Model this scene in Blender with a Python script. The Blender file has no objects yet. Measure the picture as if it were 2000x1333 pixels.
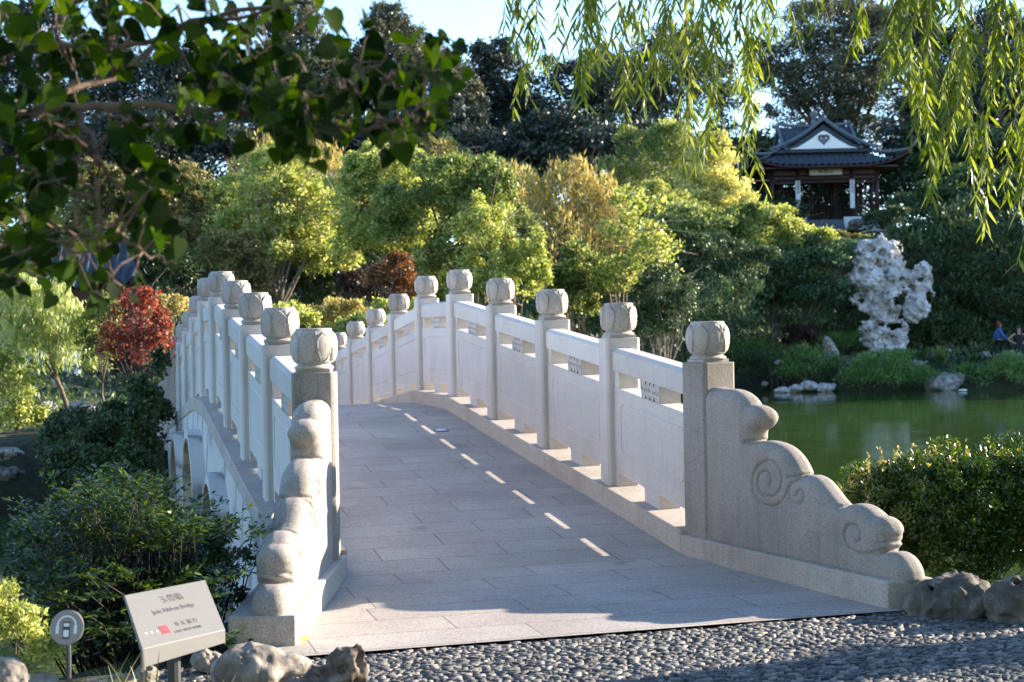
import bpy, bmesh, math, random
import numpy as np
from mathutils import Vector, Matrix, noise

# ------------------------------------------------------------------ scene, camera, light
SC = bpy.context.scene
COL = SC.collection
R_ = math.radians

S = 1.7                                   # metres per balustrade bay; all bridge measures below are in bays
CAM = np.array([-1.4839 * S, -5.243 * S, (0.895 - 0.0228) * S])
YAW, PITCH, ROLL, FPX = 0.2718, -0.0062, -0.019, 2900.0

def cam_axes():
    cy, sy = math.cos(YAW), math.sin(YAW)
    f = np.array([sy, cy, 0.0]); r = np.array([cy, -sy, 0.0]); u = np.array([0, 0, 1.0])
    f2 = f * math.cos(PITCH) + u * math.sin(PITCH)
    u2 = -f * math.sin(PITCH) + u * math.cos(PITCH)
    r3 = r * math.cos(ROLL) + u2 * math.sin(ROLL)
    u3 = -r * math.sin(ROLL) + u2 * math.cos(ROLL)
    return r3, u3, f2
CR, CU, CF = cam_axes()

cd = bpy.data.cameras.new('camera'); cam = bpy.data.objects.new('camera', cd); COL.objects.link(cam)
cam.matrix_world = Matrix(((CR[0], CU[0], -CF[0], CAM[0]), (CR[1], CU[1], -CF[1], CAM[1]),
                           (CR[2], CU[2], -CF[2], CAM[2]), (0, 0, 0, 1)))
cd.sensor_width = 36.0; cd.lens = FPX / 2000 * 36
cd.clip_start = 0.05; cd.clip_end = 2000
cd.dof.use_dof = True; cd.dof.focus_distance = 9.6; cd.dof.aperture_fstop = 4.2
SC.camera = cam

SUN_AZ, SUN_EL = 84.0, 18.0               # azimuth clockwise from +Y
wd = bpy.data.worlds.new('World'); SC.world = wd; wd.use_nodes = True
nt = wd.node_tree; sky = nt.nodes.new('ShaderNodeTexSky'); sky.sky_type = 'NISHITA'; sky.sun_disc = False
sky.sun_elevation = R_(SUN_EL); sky.sun_rotation = R_(SUN_AZ)
sky.air_density = 1.0; sky.dust_density = 0.0; sky.ozone_density = 3.0; sky.altitude = 900
nt.links.new(sky.outputs[0], nt.nodes['Background'].inputs[0]); nt.nodes['Background'].inputs[1].default_value = 0.15
sl = bpy.data.lights.new('sun', 'SUN'); sl.energy = 5.0; sl.angle = R_(0.5); sl.color = (1.0, 0.86, 0.68)
sun = bpy.data.objects.new('sun', sl); COL.objects.link(sun)
sd = Vector((math.sin(R_(SUN_AZ)) * math.cos(R_(SUN_EL)), math.cos(R_(SUN_AZ)) * math.cos(R_(SUN_EL)), math.sin(R_(SUN_EL))))
sun.rotation_euler = sd.to_track_quat('Z', 'Y').to_euler()
SC.view_settings.view_transform = 'Standard'; SC.view_settings.look = 'None'
SC.view_settings.exposure = 1.92; SC.view_settings.gamma = 1.0
SC.cycles.max_bounces = 7; SC.cycles.diffuse_bounces = 4; SC.cycles.glossy_bounces = 3
SC.cycles.transparent_max_bounces = 8; SC.cycles.transmission_bounces = 3
SC.cycles.sample_clamp_indirect = 6.0; SC.cycles.use_denoising = True

def P(u, v, d):
    """point at depth d metres on the line of sight of photo pixel (u, v) (2000 x 1333)"""
    return CAM + d * (CF + CR * (u - 1000) / FPX - CU * (v - 666.5) / FPX)
def PZ(u, v, z):
    D = CF + CR * (u - 1000) / FPX - CU * (v - 666.5) / FPX
    return CAM + D * (z - CAM[2]) / D[2]

# ------------------------------------------------------------------ object helpers
def tag(o, label=None, cat=None, group=None, kind=None):
    if label: o['label'] = label
    if cat: o['category'] = cat
    if group: o['group'] = group
    if kind: o['kind'] = kind
    return o
def empty(name, loc, rz=0, label=None, cat=None, group=None):
    o = bpy.data.objects.new(name, None); COL.objects.link(o); o.location = loc; o.rotation_euler = (0, 0, rz)
    o.empty_display_size = .2
    return tag(o, label, cat, group)
def link(name, me, mats, parent=None, loc=None, rot=None):
    o = bpy.data.objects.new(name, me); COL.objects.link(o)
    if mats is not None and len(me.materials) == 0:
        for m in (mats if isinstance(mats, (list, tuple)) else [mats]): me.materials.append(m)
    if parent: o.parent = parent
    if loc is not None: o.location = loc
    if rot is not None: o.rotation_euler = rot
    return o
def mesh_np(name, V, Fq, smooth=False, rnd=None):
    """V (n,3); Fq (m,k) constant face size"""
    V = np.asarray(V, dtype=np.float32); Fq = np.asarray(Fq, dtype=np.int32)
    me = bpy.data.meshes.new(name); k = Fq.shape[1]
    me.vertices.add(len(V)); me.vertices.foreach_set('co', V.ravel())
    me.loops.add(Fq.size); me.loops.foreach_set('vertex_index', Fq.ravel())
    me.polygons.add(len(Fq)); me.polygons.foreach_set('loop_start', np.arange(0, Fq.size, k, dtype=np.int32))
    if smooth: me.polygons.foreach_set('use_smooth', np.ones(len(Fq), dtype=bool))
    if rnd is not None:
        a = me.attributes.new('rnd', 'FLOAT', 'POINT'); a.data.foreach_set('value', np.asarray(rnd, dtype=np.float32))
    me.update(calc_edges=True); me.validate()
    return me
class MB:
    """mesh builder of polygons"""
    def __init__(s): s.v = []; s.f = []
    def add(s, V, F):
        b = len(s.v); s.v += [tuple(map(float, p)) for p in V]; s.f += [tuple(i + b for i in f) for f in F]; return s
    def box(s, x0, x1, y0, y1, z0, z1, M=None):
        V = [(x, y, z) for x in (x0, x1) for y in (y0, y1) for z in (z0, z1)]
        if M is not None: V = [M @ Vector(p) for p in V]
        return s.add(V, [(0, 1, 3, 2), (4, 6, 7, 5), (0, 4, 5, 1), (2, 3, 7, 6), (0, 2, 6, 4), (1, 5, 7, 3)])
    def prism(s, poly, a0, a1, fn):
        """poly of (p,q); fn(p,q,a)->xyz"""
        n = len(poly); V = [fn(p, q, a0) for p, q in poly] + [fn(p, q, a1) for p, q in poly]
        F = [tuple(range(n)), tuple(range(2 * n - 1, n - 1, -1))] + [(i, i + n, (i + 1) % n + n, (i + 1) % n) for i in range(n)]
        return s.add(V, F)
    def tube(s, pts, rad, n=8, cap=True):
        pts = [Vector(p) for p in pts]; m = len(pts)
        if not hasattr(rad, '__len__'): rad = [rad] * m
        V = []; up = Vector((0, 0, 1))
        for i, p in enumerate(pts):
            t = (pts[min(i + 1, m - 1)] - pts[max(i - 1, 0)]).normalized()
            a = t.cross(up)
            if a.length < .1: a = t.cross(Vector((1, 0, 0)))
            a.normalize(); b = t.cross(a)
            for j in range(n):
                w = 2 * math.pi * j / n; V.append(p + (a * math.cos(w) + b * math.sin(w)) * rad[i])
        F = [(i * n + j, i * n + (j + 1) % n, (i + 1) * n + (j + 1) % n, (i + 1) * n + j) for i in range(m - 1) for j in range(n)]
        if cap: F += [tuple(range(n - 1, -1, -1)), tuple((m - 1) * n + j for j in range(n))]
        return s.add(V, F)
    def lathe(s, prof, c=(0, 0, 0), n=24):
        V = [(c[0] + r * math.cos(2 * math.pi * j / n), c[1] + r * math.sin(2 * math.pi * j / n), c[2] + z) for r, z in prof for j in range(n)]
        F = [(i * n + j, i * n + (j + 1) % n, (i + 1) * n + (j + 1) % n, (i + 1) * n + j) for i in range(len(prof) - 1) for j in range(n)]
        F += [tuple(range(n - 1, -1, -1)), tuple((len(prof) - 1) * n + j for j in range(n))]
        return s.add(V, F)
    def mesh(s, name, smooth=False, bevel=0, seg=2, fix=True):
        me = bpy.data.meshes.new(name); me.from_pydata(s.v, [], s.f); me.update()
        bm = bmesh.new(); bm.from_mesh(me)
        if fix: bmesh.ops.recalc_face_normals(bm, faces=bm.faces)
        if bevel: bmesh.ops.bevel(bm, geom=[e for e in bm.edges if e.is_manifold and e.calc_face_angle(0) > .5], offset=bevel, segments=seg, affect='EDGES', profile=.5)
        for f in bm.faces: f.smooth = smooth
        bm.to_mesh(me); bm.free()
        return me
    def obj(s, name, mat, parent=None, loc=None, rot=None, **k):
        return link(name, s.mesh(name, **k), mat, parent, loc, rot)
def copy_tree(o, parent=None):
    c = o.copy(); COL.objects.link(c); c.parent = parent
    for ch in list(o.children): copy_tree(ch, c)
    return c

# ------------------------------------------------------------------ materials
def newmat(name):
    m = bpy.data.materials.new(name); m.use_nodes = True; return m, m.node_tree.nodes, m.node_tree.links, m.node_tree.nodes['Principled BSDF']
def ramp(n, stops):
    r = n.new('ShaderNodeValToRGB'); e = r.color_ramp.elements
    while len(e) < len(stops): e.new(0.5)
    for i, (p, c) in enumerate(stops): e[i].position = p; e[i].color = (*c, 1)
    return r
def noise_n(n, l, scale, detail=4, rough=.6, vec=None, dist=0):
    t = n.new('ShaderNodeTexNoise'); t.inputs['Scale'].default_value = scale; t.inputs['Detail'].default_value = detail
    t.inputs['Roughness'].default_value = rough; t.inputs['Distortion'].default_value = dist
    if vec is not None: l.new(vec, t.inputs['Vector'])
    return t
def coord(n, which='Object'):
    return n.new('ShaderNodeTexCoord').outputs[which]
def mixc(n, l, a, b, fac, mode='MIX'):
    m = n.new('ShaderNodeMix'); m.data_type = 'RGBA'; m.blend_type = mode
    for s_, v in ((m.inputs[0], fac), (m.inputs[6], a), (m.inputs[7], b)):
        if hasattr(v, 'is_output'): l.new(v, s_)
        elif isinstance(v, (int, float)): s_.default_value = v
        else: s_.default_value = (*v, 1)
    return m.outputs[2]
def bump(n, l, h, strength, dist, to, normal=None):
    b = n.new('ShaderNodeBump'); b.inputs['Strength'].default_value = strength; b.inputs['Distance'].default_value = dist
    l.new(h, b.inputs['Height'])
    if normal is not None: l.new(normal, b.inputs['Normal'])
    l.new(b.outputs[0], to.inputs['Normal']); return b.outputs[0]

def simple(name, col, rough=.7, metal=0, var=.15, scale=12, bmp=.15, spec=.4):
    m, n, l, p = newmat(name); c = coord(n)
    t = noise_n(n, l, scale, 5, .65, c)
    r = ramp(n, [(.25, tuple(x * (1 - var) for x in col)), (.75, tuple(min(1, x * (1 + var)) for x in col))])
    l.new(t.outputs[0], r.inputs[0]); l.new(r.outputs[0], p.inputs['Base Color'])
    p.inputs['Roughness'].default_value = rough; p.inputs['Metallic'].default_value = metal
    p.inputs['Specular IOR Level'].default_value = spec
    if bmp: bump(n, l, t.outputs[0], bmp, .01, p)
    return m

def granite(name, base, dirt=(.30, .25, .20), dirtamt=.35, speck=.25, streak=True):
    """speckled, slightly rain-streaked bush-hammered stone"""
    m, n, l, p = newmat(name)
    g = n.new('ShaderNodeNewGeometry').outputs['Position']
    s1 = noise_n(n, l, 120, 3, .8, g); r1 = ramp(n, [(.38, tuple(x * (1 - speck * 1.7) for x in base)), (.5, base), (.62, tuple(min(1, x * (1 + speck * .35)) for x in base))])
    l.new(s1.outputs[0], r1.inputs[0])
    s2 = noise_n(n, l, 2.2, 5, .65, g); r2 = ramp(n, [(.45, (0, 0, 0)), (.72, (1, 1, 1))]); l.new(s2.outputs[0], r2.inputs[0])
    mp = n.new('ShaderNodeMapping'); mp.inputs['Scale'].default_value = (14, 14, 1.1); l.new(g, mp.inputs[0])
    s3 = noise_n(n, l, 1.6, 4, .6, mp.outputs[0]); r3 = ramp(n, [(.46, (0, 0, 0)), (.72, (1, 1, 1))]); l.new(s3.outputs[0], r3.inputs[0])
    mul = n.new('ShaderNodeMath'); mul.operation = 'MULTIPLY_ADD'; l.new(r2.outputs[0], mul.inputs[0]); mul.inputs[1].default_value = dirtamt
    mul2 = n.new('ShaderNodeMath'); mul2.operation = 'MULTIPLY'; l.new(r3.outputs[0], mul2.inputs[0]); mul2.inputs[1].default_value = dirtamt * .5 if streak else 0
    l.new(mul2.outputs[0], mul.inputs[2])
    c = mixc(n, l, r1.outputs[0], dirt, mul.outputs[0]); l.new(c, p.inputs['Base Color'])
    oi = n.new('ShaderNodeObjectInfo'); rr_ = ramp(n, [(0, (.86, .85, .84)), (1, (1.06, 1.05, 1.05))]); l.new(oi.outputs['Random'], rr_.inputs[0])
    c = mixc(n, l, c, rr_.outputs[0], 1.0, 'MULTIPLY'); l.new(c, p.inputs['Base Color'])
    p.inputs['Roughness'].default_value = .82; p.inputs['Specular IOR Level'].default_value = .25
    bump(n, l, s1.outputs[0], .5, .006, p)
    return m

M = {}
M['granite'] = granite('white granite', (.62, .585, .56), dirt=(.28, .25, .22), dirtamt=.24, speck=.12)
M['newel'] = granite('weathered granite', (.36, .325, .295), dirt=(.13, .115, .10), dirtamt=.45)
M['finial'] = granite('finial granite', (.50, .46, .43), dirt=(.19, .165, .14), dirtamt=.5, speck=.18)
M['curb'] = granite('curb granite', (.50, .455, .41), dirt=(.22, .17, .13), dirtamt=.42)
def marble():
    m, n, l, p = newmat('veined marble'); g = n.new('ShaderNodeNewGeometry').outputs['Position']
    w = n.new('ShaderNodeTexWave'); w.bands_direction = 'DIAGONAL'; w.inputs['Scale'].default_value = .55; w.inputs['Distortion'].default_value = 9; w.inputs['Detail'].default_value = 4; w.inputs['Detail Scale'].default_value = 1.3
    l.new(g, w.inputs[0]); r = ramp(n, [(.0, (.22, .215, .21)), (.10, (.44, .43, .42)), (.3, (.54, .53, .52))]); l.new(w.outputs['Fac'], r.inputs[0])
    s2 = noise_n(n, l, 1.2, 6, .7, g); r2 = ramp(n, [(.4, (0, 0, 0)), (.75, (.5, .5, .5))]); l.new(s2.outputs[0], r2.inputs[0])
    l.new(mixc(n, l, r.outputs[0], (.38, .33, .28), r2.outputs[0]), p.inputs['Base Color'])
    p.inputs['Roughness'].default_value = .7; bump(n, l, s2.outputs[0], .1, .02, p); return m
M['marble'] = marble()
M['groove'] = simple('carved shadow line stone', (.16, .14, .12), .9)  # own dark colour of the deck light rims
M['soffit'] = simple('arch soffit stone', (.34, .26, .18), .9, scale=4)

def paving():
    m, n, l, p = newmat('deck paving'); g = n.new('ShaderNodeNewGeometry').outputs['Position']
    b = n.new('ShaderNodeTexBrick'); l.new(g, b.inputs['Vector']); b.inputs['Scale'].default_value = 1
    b.inputs['Brick Width'].default_value = .82; b.inputs['Row Height'].default_value = .335; b.inputs['Mortar Size'].default_value = .004
    b.inputs['Mortar Smooth'].default_value = .3; b.inputs['Bias'].default_value = 0; b.offset = .42; b.offset_frequency = 2; b.squash = 1.35; b.squash_frequency = 3
    b.inputs['Color1'].default_value = (.46, .42, .385, 1); b.inputs['Color2'].default_value = (.40, .362, .335, 1); b.inputs['Mortar'].default_value = (.17, .15, .135, 1)
    s1 = noise_n(n, l, 95, 4, .85, g); r1 = ramp(n, [(.36, (.55, .55, .55)), (.52, (1, 1, 1)), (.66, (1.3, 1.27, 1.22))]); l.new(s1.outputs[0], r1.inputs[0])
    c = mixc(n, l, b.outputs[0], r1.outputs[0], 1.0, 'MULTIPLY')
    s2 = noise_n(n, l, .9, 6, .6, g); r2 = ramp(n, [(.4, (.82, .80, .79)), (.65, (1.06, 1.06, 1.06))]); l.new(s2.outputs[0], r2.inputs[0])
    c = mixc(n, l, c, r2.outputs[0], 1.0, 'MULTIPLY')
    s3 = noise_n(n, l, 2.3, 3, .5, g); r3 = ramp(n, [(.66, (0, 0, 0)), (.76, (.55, .55, .55))]); l.new(s3.outputs[0], r3.inputs[0])
    c = mixc(n, l, c, (.14, .12, .11), r3.outputs[0])
    l.new(c, p.inputs['Base Color']); p.inputs['Roughness'].default_value = .75; p.inputs['Specular IOR Level'].default_value = .3
    inv = n.new('ShaderNodeMath'); inv.operation = 'SUBTRACT'; inv.inputs[0].default_value = 1; l.new(b.outputs['Fac'], inv.inputs[1])
    nb = bump(n, l, inv.outputs[0], .6, .004, p); bump(n, l, s1.outputs[0], .3, .004, p, nb)
    return m
M['paving'] = paving()

def leafmat(name, stops, trans=.35, rough=.45, tcol=None, spec=.35, nscale=0.0):
    m, n, l, p = newmat(name)
    a = n.new('ShaderNodeAttribute'); a.attribute_name = 'rnd'
    r = ramp(n, stops); l.new(a.outputs['Fac'], r.inputs[0])
    l.new(r.outputs[0], p.inputs['Base Color']); p.inputs['Roughness'].default_value = rough; p.inputs['Specular IOR Level'].default_value = spec
    tr = n.new('ShaderNodeBsdfTranslucent')
    hs = n.new('ShaderNodeHueSaturation'); hs.inputs['Hue'].default_value = .485; hs.inputs['Saturation'].default_value = 1.15; hs.inputs['Value'].default_value = 1.7
    l.new(r.outputs[0], hs.inputs['Color']); l.new(hs.outputs[0], tr.inputs[0])
    mx = n.new('ShaderNodeMixShader'); mx.inputs[0].default_value = trans
    l.new(p.outputs[0], mx.inputs[1]); l.new(tr.outputs[0], mx.inputs[2])
    l.new(mx.outputs[0], n['Material Output'].inputs[0])
    return m
def L3(name, a, b, c, **k): return leafmat(name, [(0, a), (.5, b), (1, c)], **k)
M['bark'] = simple('bark', (.13, .10, .075), .9, scale=18, var=.5, bmp=.6)
M['palebark'] = simple('pale bark', (.30, .25, .20), .9, scale=18, var=.35, bmp=.6)
# ------------------------------------------------------------------ terrain and water
WATER = -1.0
def wp(u, d):
    q = P(u, 660, d); return (float(q[0]), float(q[1]))
POND = np.array([(-60, -8), (-14, -3.2), (-6, -1.5), (-3.2, -1.0), (-2.0, .7), (2.0, .7), (2.6, -.35), (6, -1.6), (16, -4.5), (45, -13), (95, -16),
                 (88, 8), (70, 26), (52, 34), (40, 37), (31, 39.6), (25, 41.5), (24, 47), (17, 44), (12, 39), (8, 29), (5, 20), (2.2, 14.9), (-2.2, 14.9), (-4.0, 13.4), (-7, 14.5), (-13, 16), (-30, 19), (-60, 21)], float)
def sdist(X, Y):
    """signed distance to the pond outline (negative in the water)"""
    d = np.full(X.shape, 1e9); ins = np.zeros(X.shape, bool); n = len(POND)
    for i in range(n):
        x0, y0 = POND[i]; x1, y1 = POND[(i + 1) % n]; ex, ey = x1 - x0, y1 - y0
        t = np.clip(((X - x0) * ex + (Y - y0) * ey) / (ex * ex + ey * ey), 0, 1)
        d = np.minimum(d, np.hypot(X - x0 - t * ex, Y - y0 - t * ey))
        c = ((y0 <= Y) & (y1 > Y)) | ((y1 <= Y) & (y0 > Y))
        with np.errstate(divide='ignore', invalid='ignore'):
            ins ^= c & (X < x0 + (Y - y0) * ex / (ey if ey else 1e-9))
    return np.where(ins, -d, d)
def hgt(X, Y):
    X = np.asarray(X, float); Y = np.asarray(Y, float)
    wob = .35 * np.sin(X * .9 + 1.3 * np.sin(Y * .7)) + .25 * np.sin(Y * 1.3 + X * .4)
    north = np.clip((Y - 8) / 6, 0, 1)
    sdv = sdist(X, Y) + wob * np.clip((Y - 8) / 4, 0, 1)
    bank = np.clip(sdv / 1.0, -1.4, 1); bank = np.where(bank > 0, np.sin(bank * math.pi / 2), bank)
    z = WATER - .12 + bank * np.where(bank > 0, .06 - WATER, .9)
    dd = np.maximum(0, sdv - 6); right = np.clip((X - 22) / 10, 0, 1)
    hill = np.minimum(6.2 + 2.5 * np.clip((Y - 70) / 40, 0, 1), (.20 + .12 * right) * dd) * north
    z = z + hill + north * .12 * np.sin(X * .31) * np.sin(Y * .23) * np.clip(sdv, 0, 1)
    return np.where((Y < 0) & (sdv > .9), -.06, z)
def ground_z(x, y): return float(hgt(np.array([x]), np.array([y]))[0])
gx = np.concatenate([np.linspace(-260, -40, 12), np.linspace(-38, -8, 31), np.linspace(-7.5, 8, 63), np.linspace(9, 60, 86), np.linspace(62, 110, 25), np.linspace(130, 320, 10)])
gy = np.concatenate([np.linspace(-150, -12, 12), np.linspace(-11, 3, 57), np.linspace(3.5, 60, 114), np.linspace(61, 130, 70), np.linspace(140, 420, 12)])
GX, GY = np.meshgrid(gx, gy); GZ = hgt(GX, GY)
V = np.stack([GX, GY, GZ], -1).reshape(-1, 3); nx = len(gx)
I = np.arange(len(gy) - 1)[:, None] * nx + np.arange(nx - 1)[None, :]
def soil():
    m, n, l, p = newmat('soil and ground cover'); g = coord(n)
    t = noise_n(n, l, 3.0, 8, .75, g); r = ramp(n, [(.3, (.022, .020, .012)), (.5, (.035, .042, .014)), (.7, (.075, .062, .03))]); l.new(t.outputs[0], r.inputs[0])
    l.new(r.outputs[0], p.inputs['Base Color']); p.inputs['Roughness'].default_value = .95
    t2 = noise_n(n, l, 14, 5, .7, g); bump(n, l, t2.outputs[0], 1, .12, p); return m
M['soil'] = soil()
tag(link('ground', mesh_np('ground', V, np.stack([I, I + 1, I + 1 + nx, I + nx], -1).reshape(-1, 4), smooth=True), M['soil']), kind='structure')

def water():
    m, n, l, p = newmat('pond water'); g = coord(n)
    p.inputs['Base Color'].default_value = (.036, .066, .016, 1); p.inputs['Roughness'].default_value = .035; p.inputs['IOR'].default_value = 1.33
    p.inputs['Specular IOR Level'].default_value = .5
    mp = n.new('ShaderNodeMapping'); mp.inputs['Scale'].default_value = (.5, 1.2, 1); mp.inputs['Rotation'].default_value = (0, 0, R_(18)); l.new(g, mp.inputs[0])
    t = noise_n(n, l, 3.2, 3, .55, mp.outputs[0]); t2 = noise_n(n, l, .25, 2, .5, g)
    mu = n.new('ShaderNodeMath'); mu.operation = 'MULTIPLY'; l.new(t.outputs[0], mu.inputs[0]); r = ramp(n, [(.35, (.12, .12, .12)), (.7, (1, 1, 1))]); l.new(t2.outputs[0], r.inputs[0]); l.new(r.outputs[0], mu.inputs[1])
    bump(n, l, mu.outputs[0], .22, .05, p); return m
M['water'] = water()
V = [(-70, -18, WATER), (100, -18, WATER), (100, 52, WATER), (-70, 52, WATER)]
tag(link('pond_water', mesh_np('water', V, [(0, 1, 2, 3)]), M['water']), kind='structure')

def nets(name, fn, lo, hi, h):
    """surface nets of fn(P)<0 inside"""
    ax = [np.arange(lo[i], hi[i] + h, h) for i in range(3)]
    G = np.stack(np.meshgrid(*ax, indexing='ij'), -1); D = fn(G)
    nx_, ny_, nz_ = D.shape; ins = D < 0
    acc = np.zeros((nx_ - 1, ny_ - 1, nz_ - 1, 3)); cnt = np.zeros((nx_ - 1, ny_ - 1, nz_ - 1))
    cs = [(a, b, c) for a in (0, 1) for b in (0, 1) for c in (0, 1)]
    def sub(A, c): return A[c[0]:nx_ - 1 + c[0], c[1]:ny_ - 1 + c[1], c[2]:nz_ - 1 + c[2]]
    for i, c in enumerate(cs):
        for e in cs[i + 1:]:
            if sum(abs(c[k] - e[k]) for k in range(3)) != 1: continue
            d0, d1 = sub(D, c), sub(D, e); m = (d0 < 0) != (d1 < 0)
            t = np.where(m, d0 / np.where(m, d0 - d1, 1), 0)
            for k in range(3): acc[..., k] += np.where(m, c[k] + (e[k] - c[k]) * t, 0)
            cnt += m
    act = cnt > 0; idx = -np.ones(act.shape, int); idx[act] = np.arange(act.sum())
    base_ = np.stack(np.meshgrid(*[np.arange(s_) for s_ in act.shape], indexing='ij'), -1)
    V = (base_ + acc / np.maximum(cnt, 1)[..., None])[act] * h + np.array(lo)
    F = []
    for k in range(3):
        o = [0, 0, 0]; o[k] = 1
        A = ins[:nx_ - o[0], :ny_ - o[1], :nz_ - o[2]]; B = ins[o[0]:, o[1]:, o[2]:]; m = A != B
        u, w = (k + 1) % 3, (k + 2) % 3
        P_ = np.argwhere(m); P_ = P_[(P_[:, u] > 0) & (P_[:, w] > 0)]
        P_ = P_[(P_[:, u] < D.shape[u] - 1) & (P_[:, w] < D.shape[w] - 1)]
        def at(du, dw):
            q = P_.copy(); q[:, u] -= du; q[:, w] -= dw; return idx[q[:, 0], q[:, 1], q[:, 2]]
        q = np.stack([at(1, 1), at(0, 1), at(0, 0), at(1, 0)], 1); fl = B[P_[:, 0], P_[:, 1], P_[:, 2]]
        q[fl] = q[fl][:, ::-1]; F.append(q)
    F = np.concatenate(F); F = F[(F >= 0).all(1)]
    return mesh_np(name, V, F, smooth=True)

# ------------------------------------------------------------------ stone bridge (one thing)
ZB = -.7957                                # curb top line at the first post, bays
def Z(z): return (z + .895) * S
HK = [0, .0941, .1867, .2827, .3766, .3766, .2827, .1867, .0941, 0]
def base(y):                               # curb-top line (bays)
    if y <= 0: return ZB + .012 * max(y, -1.3)
    if y >= 9: return ZB + .012 * max(9 - y, -1.3)
    k = int(min(8, math.floor(y))); return ZB + HK[k] + (HK[k + 1] - HK[k]) * (y - k)
bridge = empty('stone_bridge', (0, 0, 0), 0, 'pale granite arched footbridge with lotus-bud posts and scrolled end walls over the pond', 'bridge')
CH = .088
# deck
def deck_z(y):
    if y < -.1: return max(-.893, base(0) - CH - .0047 + (y + .1) * .006)
    if y > 9.1: return max(-.893, base(9) - CH - .0047 - (y - 9.1) * .006)
    return base(min(9, max(0, y))) - CH
ys = [-1.205, -.9, -.6, -.3, -.1, 0] + [k + j / 4 for k in range(9) for j in range(1, 5)] + [9.1, 9.4, 9.7, 10.2]
def halfw(y):
    if y < .05: t = (.05 - y) / 1.22; return .66 + .03, .66 + .03 + .0 * t
    return .66, .66
mb = MB()
for a, b in zip(ys[:-1], ys[1:]):
    def xr(y):
        t = max(0, -y, y - 9); return (-.665 - .42 * min(t, 1.21) , .665 + .30 * min(t, 1.21))
    xa, xb = xr(a), xr(b)
    mb.add([(xa[0] * S, a * S, Z(deck_z(a))), (xa[1] * S, a * S, Z(deck_z(a))), (xb[1] * S, b * S, Z(deck_z(b))), (xb[0] * S, b * S, Z(deck_z(b)))], [(0, 1, 2, 3)])
mb.obj('deck', M['paving'], bridge)
# body with three arches
ARCH = [(2.62, .44, -.787), (4.42, .575, -.665), (6.22, .44, -.787)]      # centre, radius, crown (bays)
XW = .872; ZBOT = -1.95
samples = set(np.round(np.arange(-.35, 9.351, .1), 3).tolist()) | {0.0, 4.0, 5.0, 9.0}
for c, r, _ in ARCH: samples |= {round(c + r * math.cos(a), 4) for a in np.linspace(0, math.pi, 33)}
samples = sorted(samples)
def zbot(y):
    for c, r, zc in ARCH:
        if abs(y - c) < r - 1e-6: return zc - r + math.sqrt(max(0, r * r - (y - c) ** 2))
    return ZBOT
mb = MB(); so = MB()
for a, b in zip(samples[:-1], samples[1:]):
    if b - a < 1e-4: continue
    mid = (a + b) / 2; inside = zbot(mid) > ZBOT
    for s in (-1, 1):
        x = s * XW
        if inside:
            ca = [q for q in ARCH if abs(mid - q[0]) < q[1]][0]
            za, zb_ = [ca[2] - ca[1] + math.sqrt(max(0, ca[1] ** 2 - (y - ca[0]) ** 2)) for y in (a, b)]
        else: za = zb_ = ZBOT
        mb.add([(x * S, a * S, Z(za)), (x * S, b * S, Z(zb_)), (x * S, b * S, Z(base(b) - .07)), (x * S, a * S, Z(base(a) - .07))], [(0, 1, 2, 3)])
    if inside: so.add([(-XW * S, a * S, Z(za)), (XW * S, a * S, Z(za)), (XW * S, b * S, Z(zb_)), (-XW * S, b * S, Z(zb_))], [(0, 1, 2, 3)])
    mb.add([(-XW * S, a * S, Z(base(a) - .12)), (XW * S, a * S, Z(base(a) - .12)), (XW * S, b * S, Z(base(b) - .12)), (-XW * S, b * S, Z(base(b) - .12))], [(0, 1, 2, 3)])
for c, r, zc in ARCH:
    for e in (-1, 1):
        y = (c + e * r) * S
        so.add([(-XW * S, y, Z(ZBOT)), (XW * S, y, Z(ZBOT)), (XW * S, y, Z(zc - r)), (-XW * S, y, Z(zc - r))], [(0, 1, 2, 3)])
for e in (-.35, 9.35): mb.add([(-XW * S, e * S, Z(ZBOT)), (XW * S, e * S, Z(ZBOT)), (XW * S, e * S, Z(base(e) - .12)), (-XW * S, e * S, Z(base(e) - .12))], [(0, 1, 2, 3)])
mb.obj('side_wall', M['marble'], bridge)
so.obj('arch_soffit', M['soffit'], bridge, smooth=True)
for s in (-1, 1):
    for c, r, zc in ARCH:
        r0, r1 = r + .004, r + .062; sec = [(c + e * q, 0) for q in (r0,) for e in (1,)]
        path = [(1, z) for z in (ZBOT - (zc - r), (ZBOT - (zc - r)) * .5)]
        prof = []
        for q in (r0, r1):
            pts = [(c + q, ZBOT)] + [(c + q * math.cos(a), zc - r + q * math.sin(a)) for a in np.linspace(0, math.pi, 33)] + [(c - q, ZBOT)]
            prof.append(pts)
        mb = MB(); n = len(prof[0]); V = []
        for x in (s * (XW - .02), s * (XW + .085)):
            for pr in prof: V += [(x * S, y * S, Z(z)) for y, z in pr]
        F = []
        for i in range(n - 1):
            F += [(i, i + 1, n + i + 1, n + i), (2 * n + i, 3 * n + i, 3 * n + i + 1, 2 * n + i + 1),
                  (i, 2 * n + i, 2 * n + i + 1, i + 1), (n + i, n + i + 1, 3 * n + i + 1, 3 * n + i)]
        mb.add(V, F).obj('arch_ring', M['marble'], bridge, smooth=False)
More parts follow.
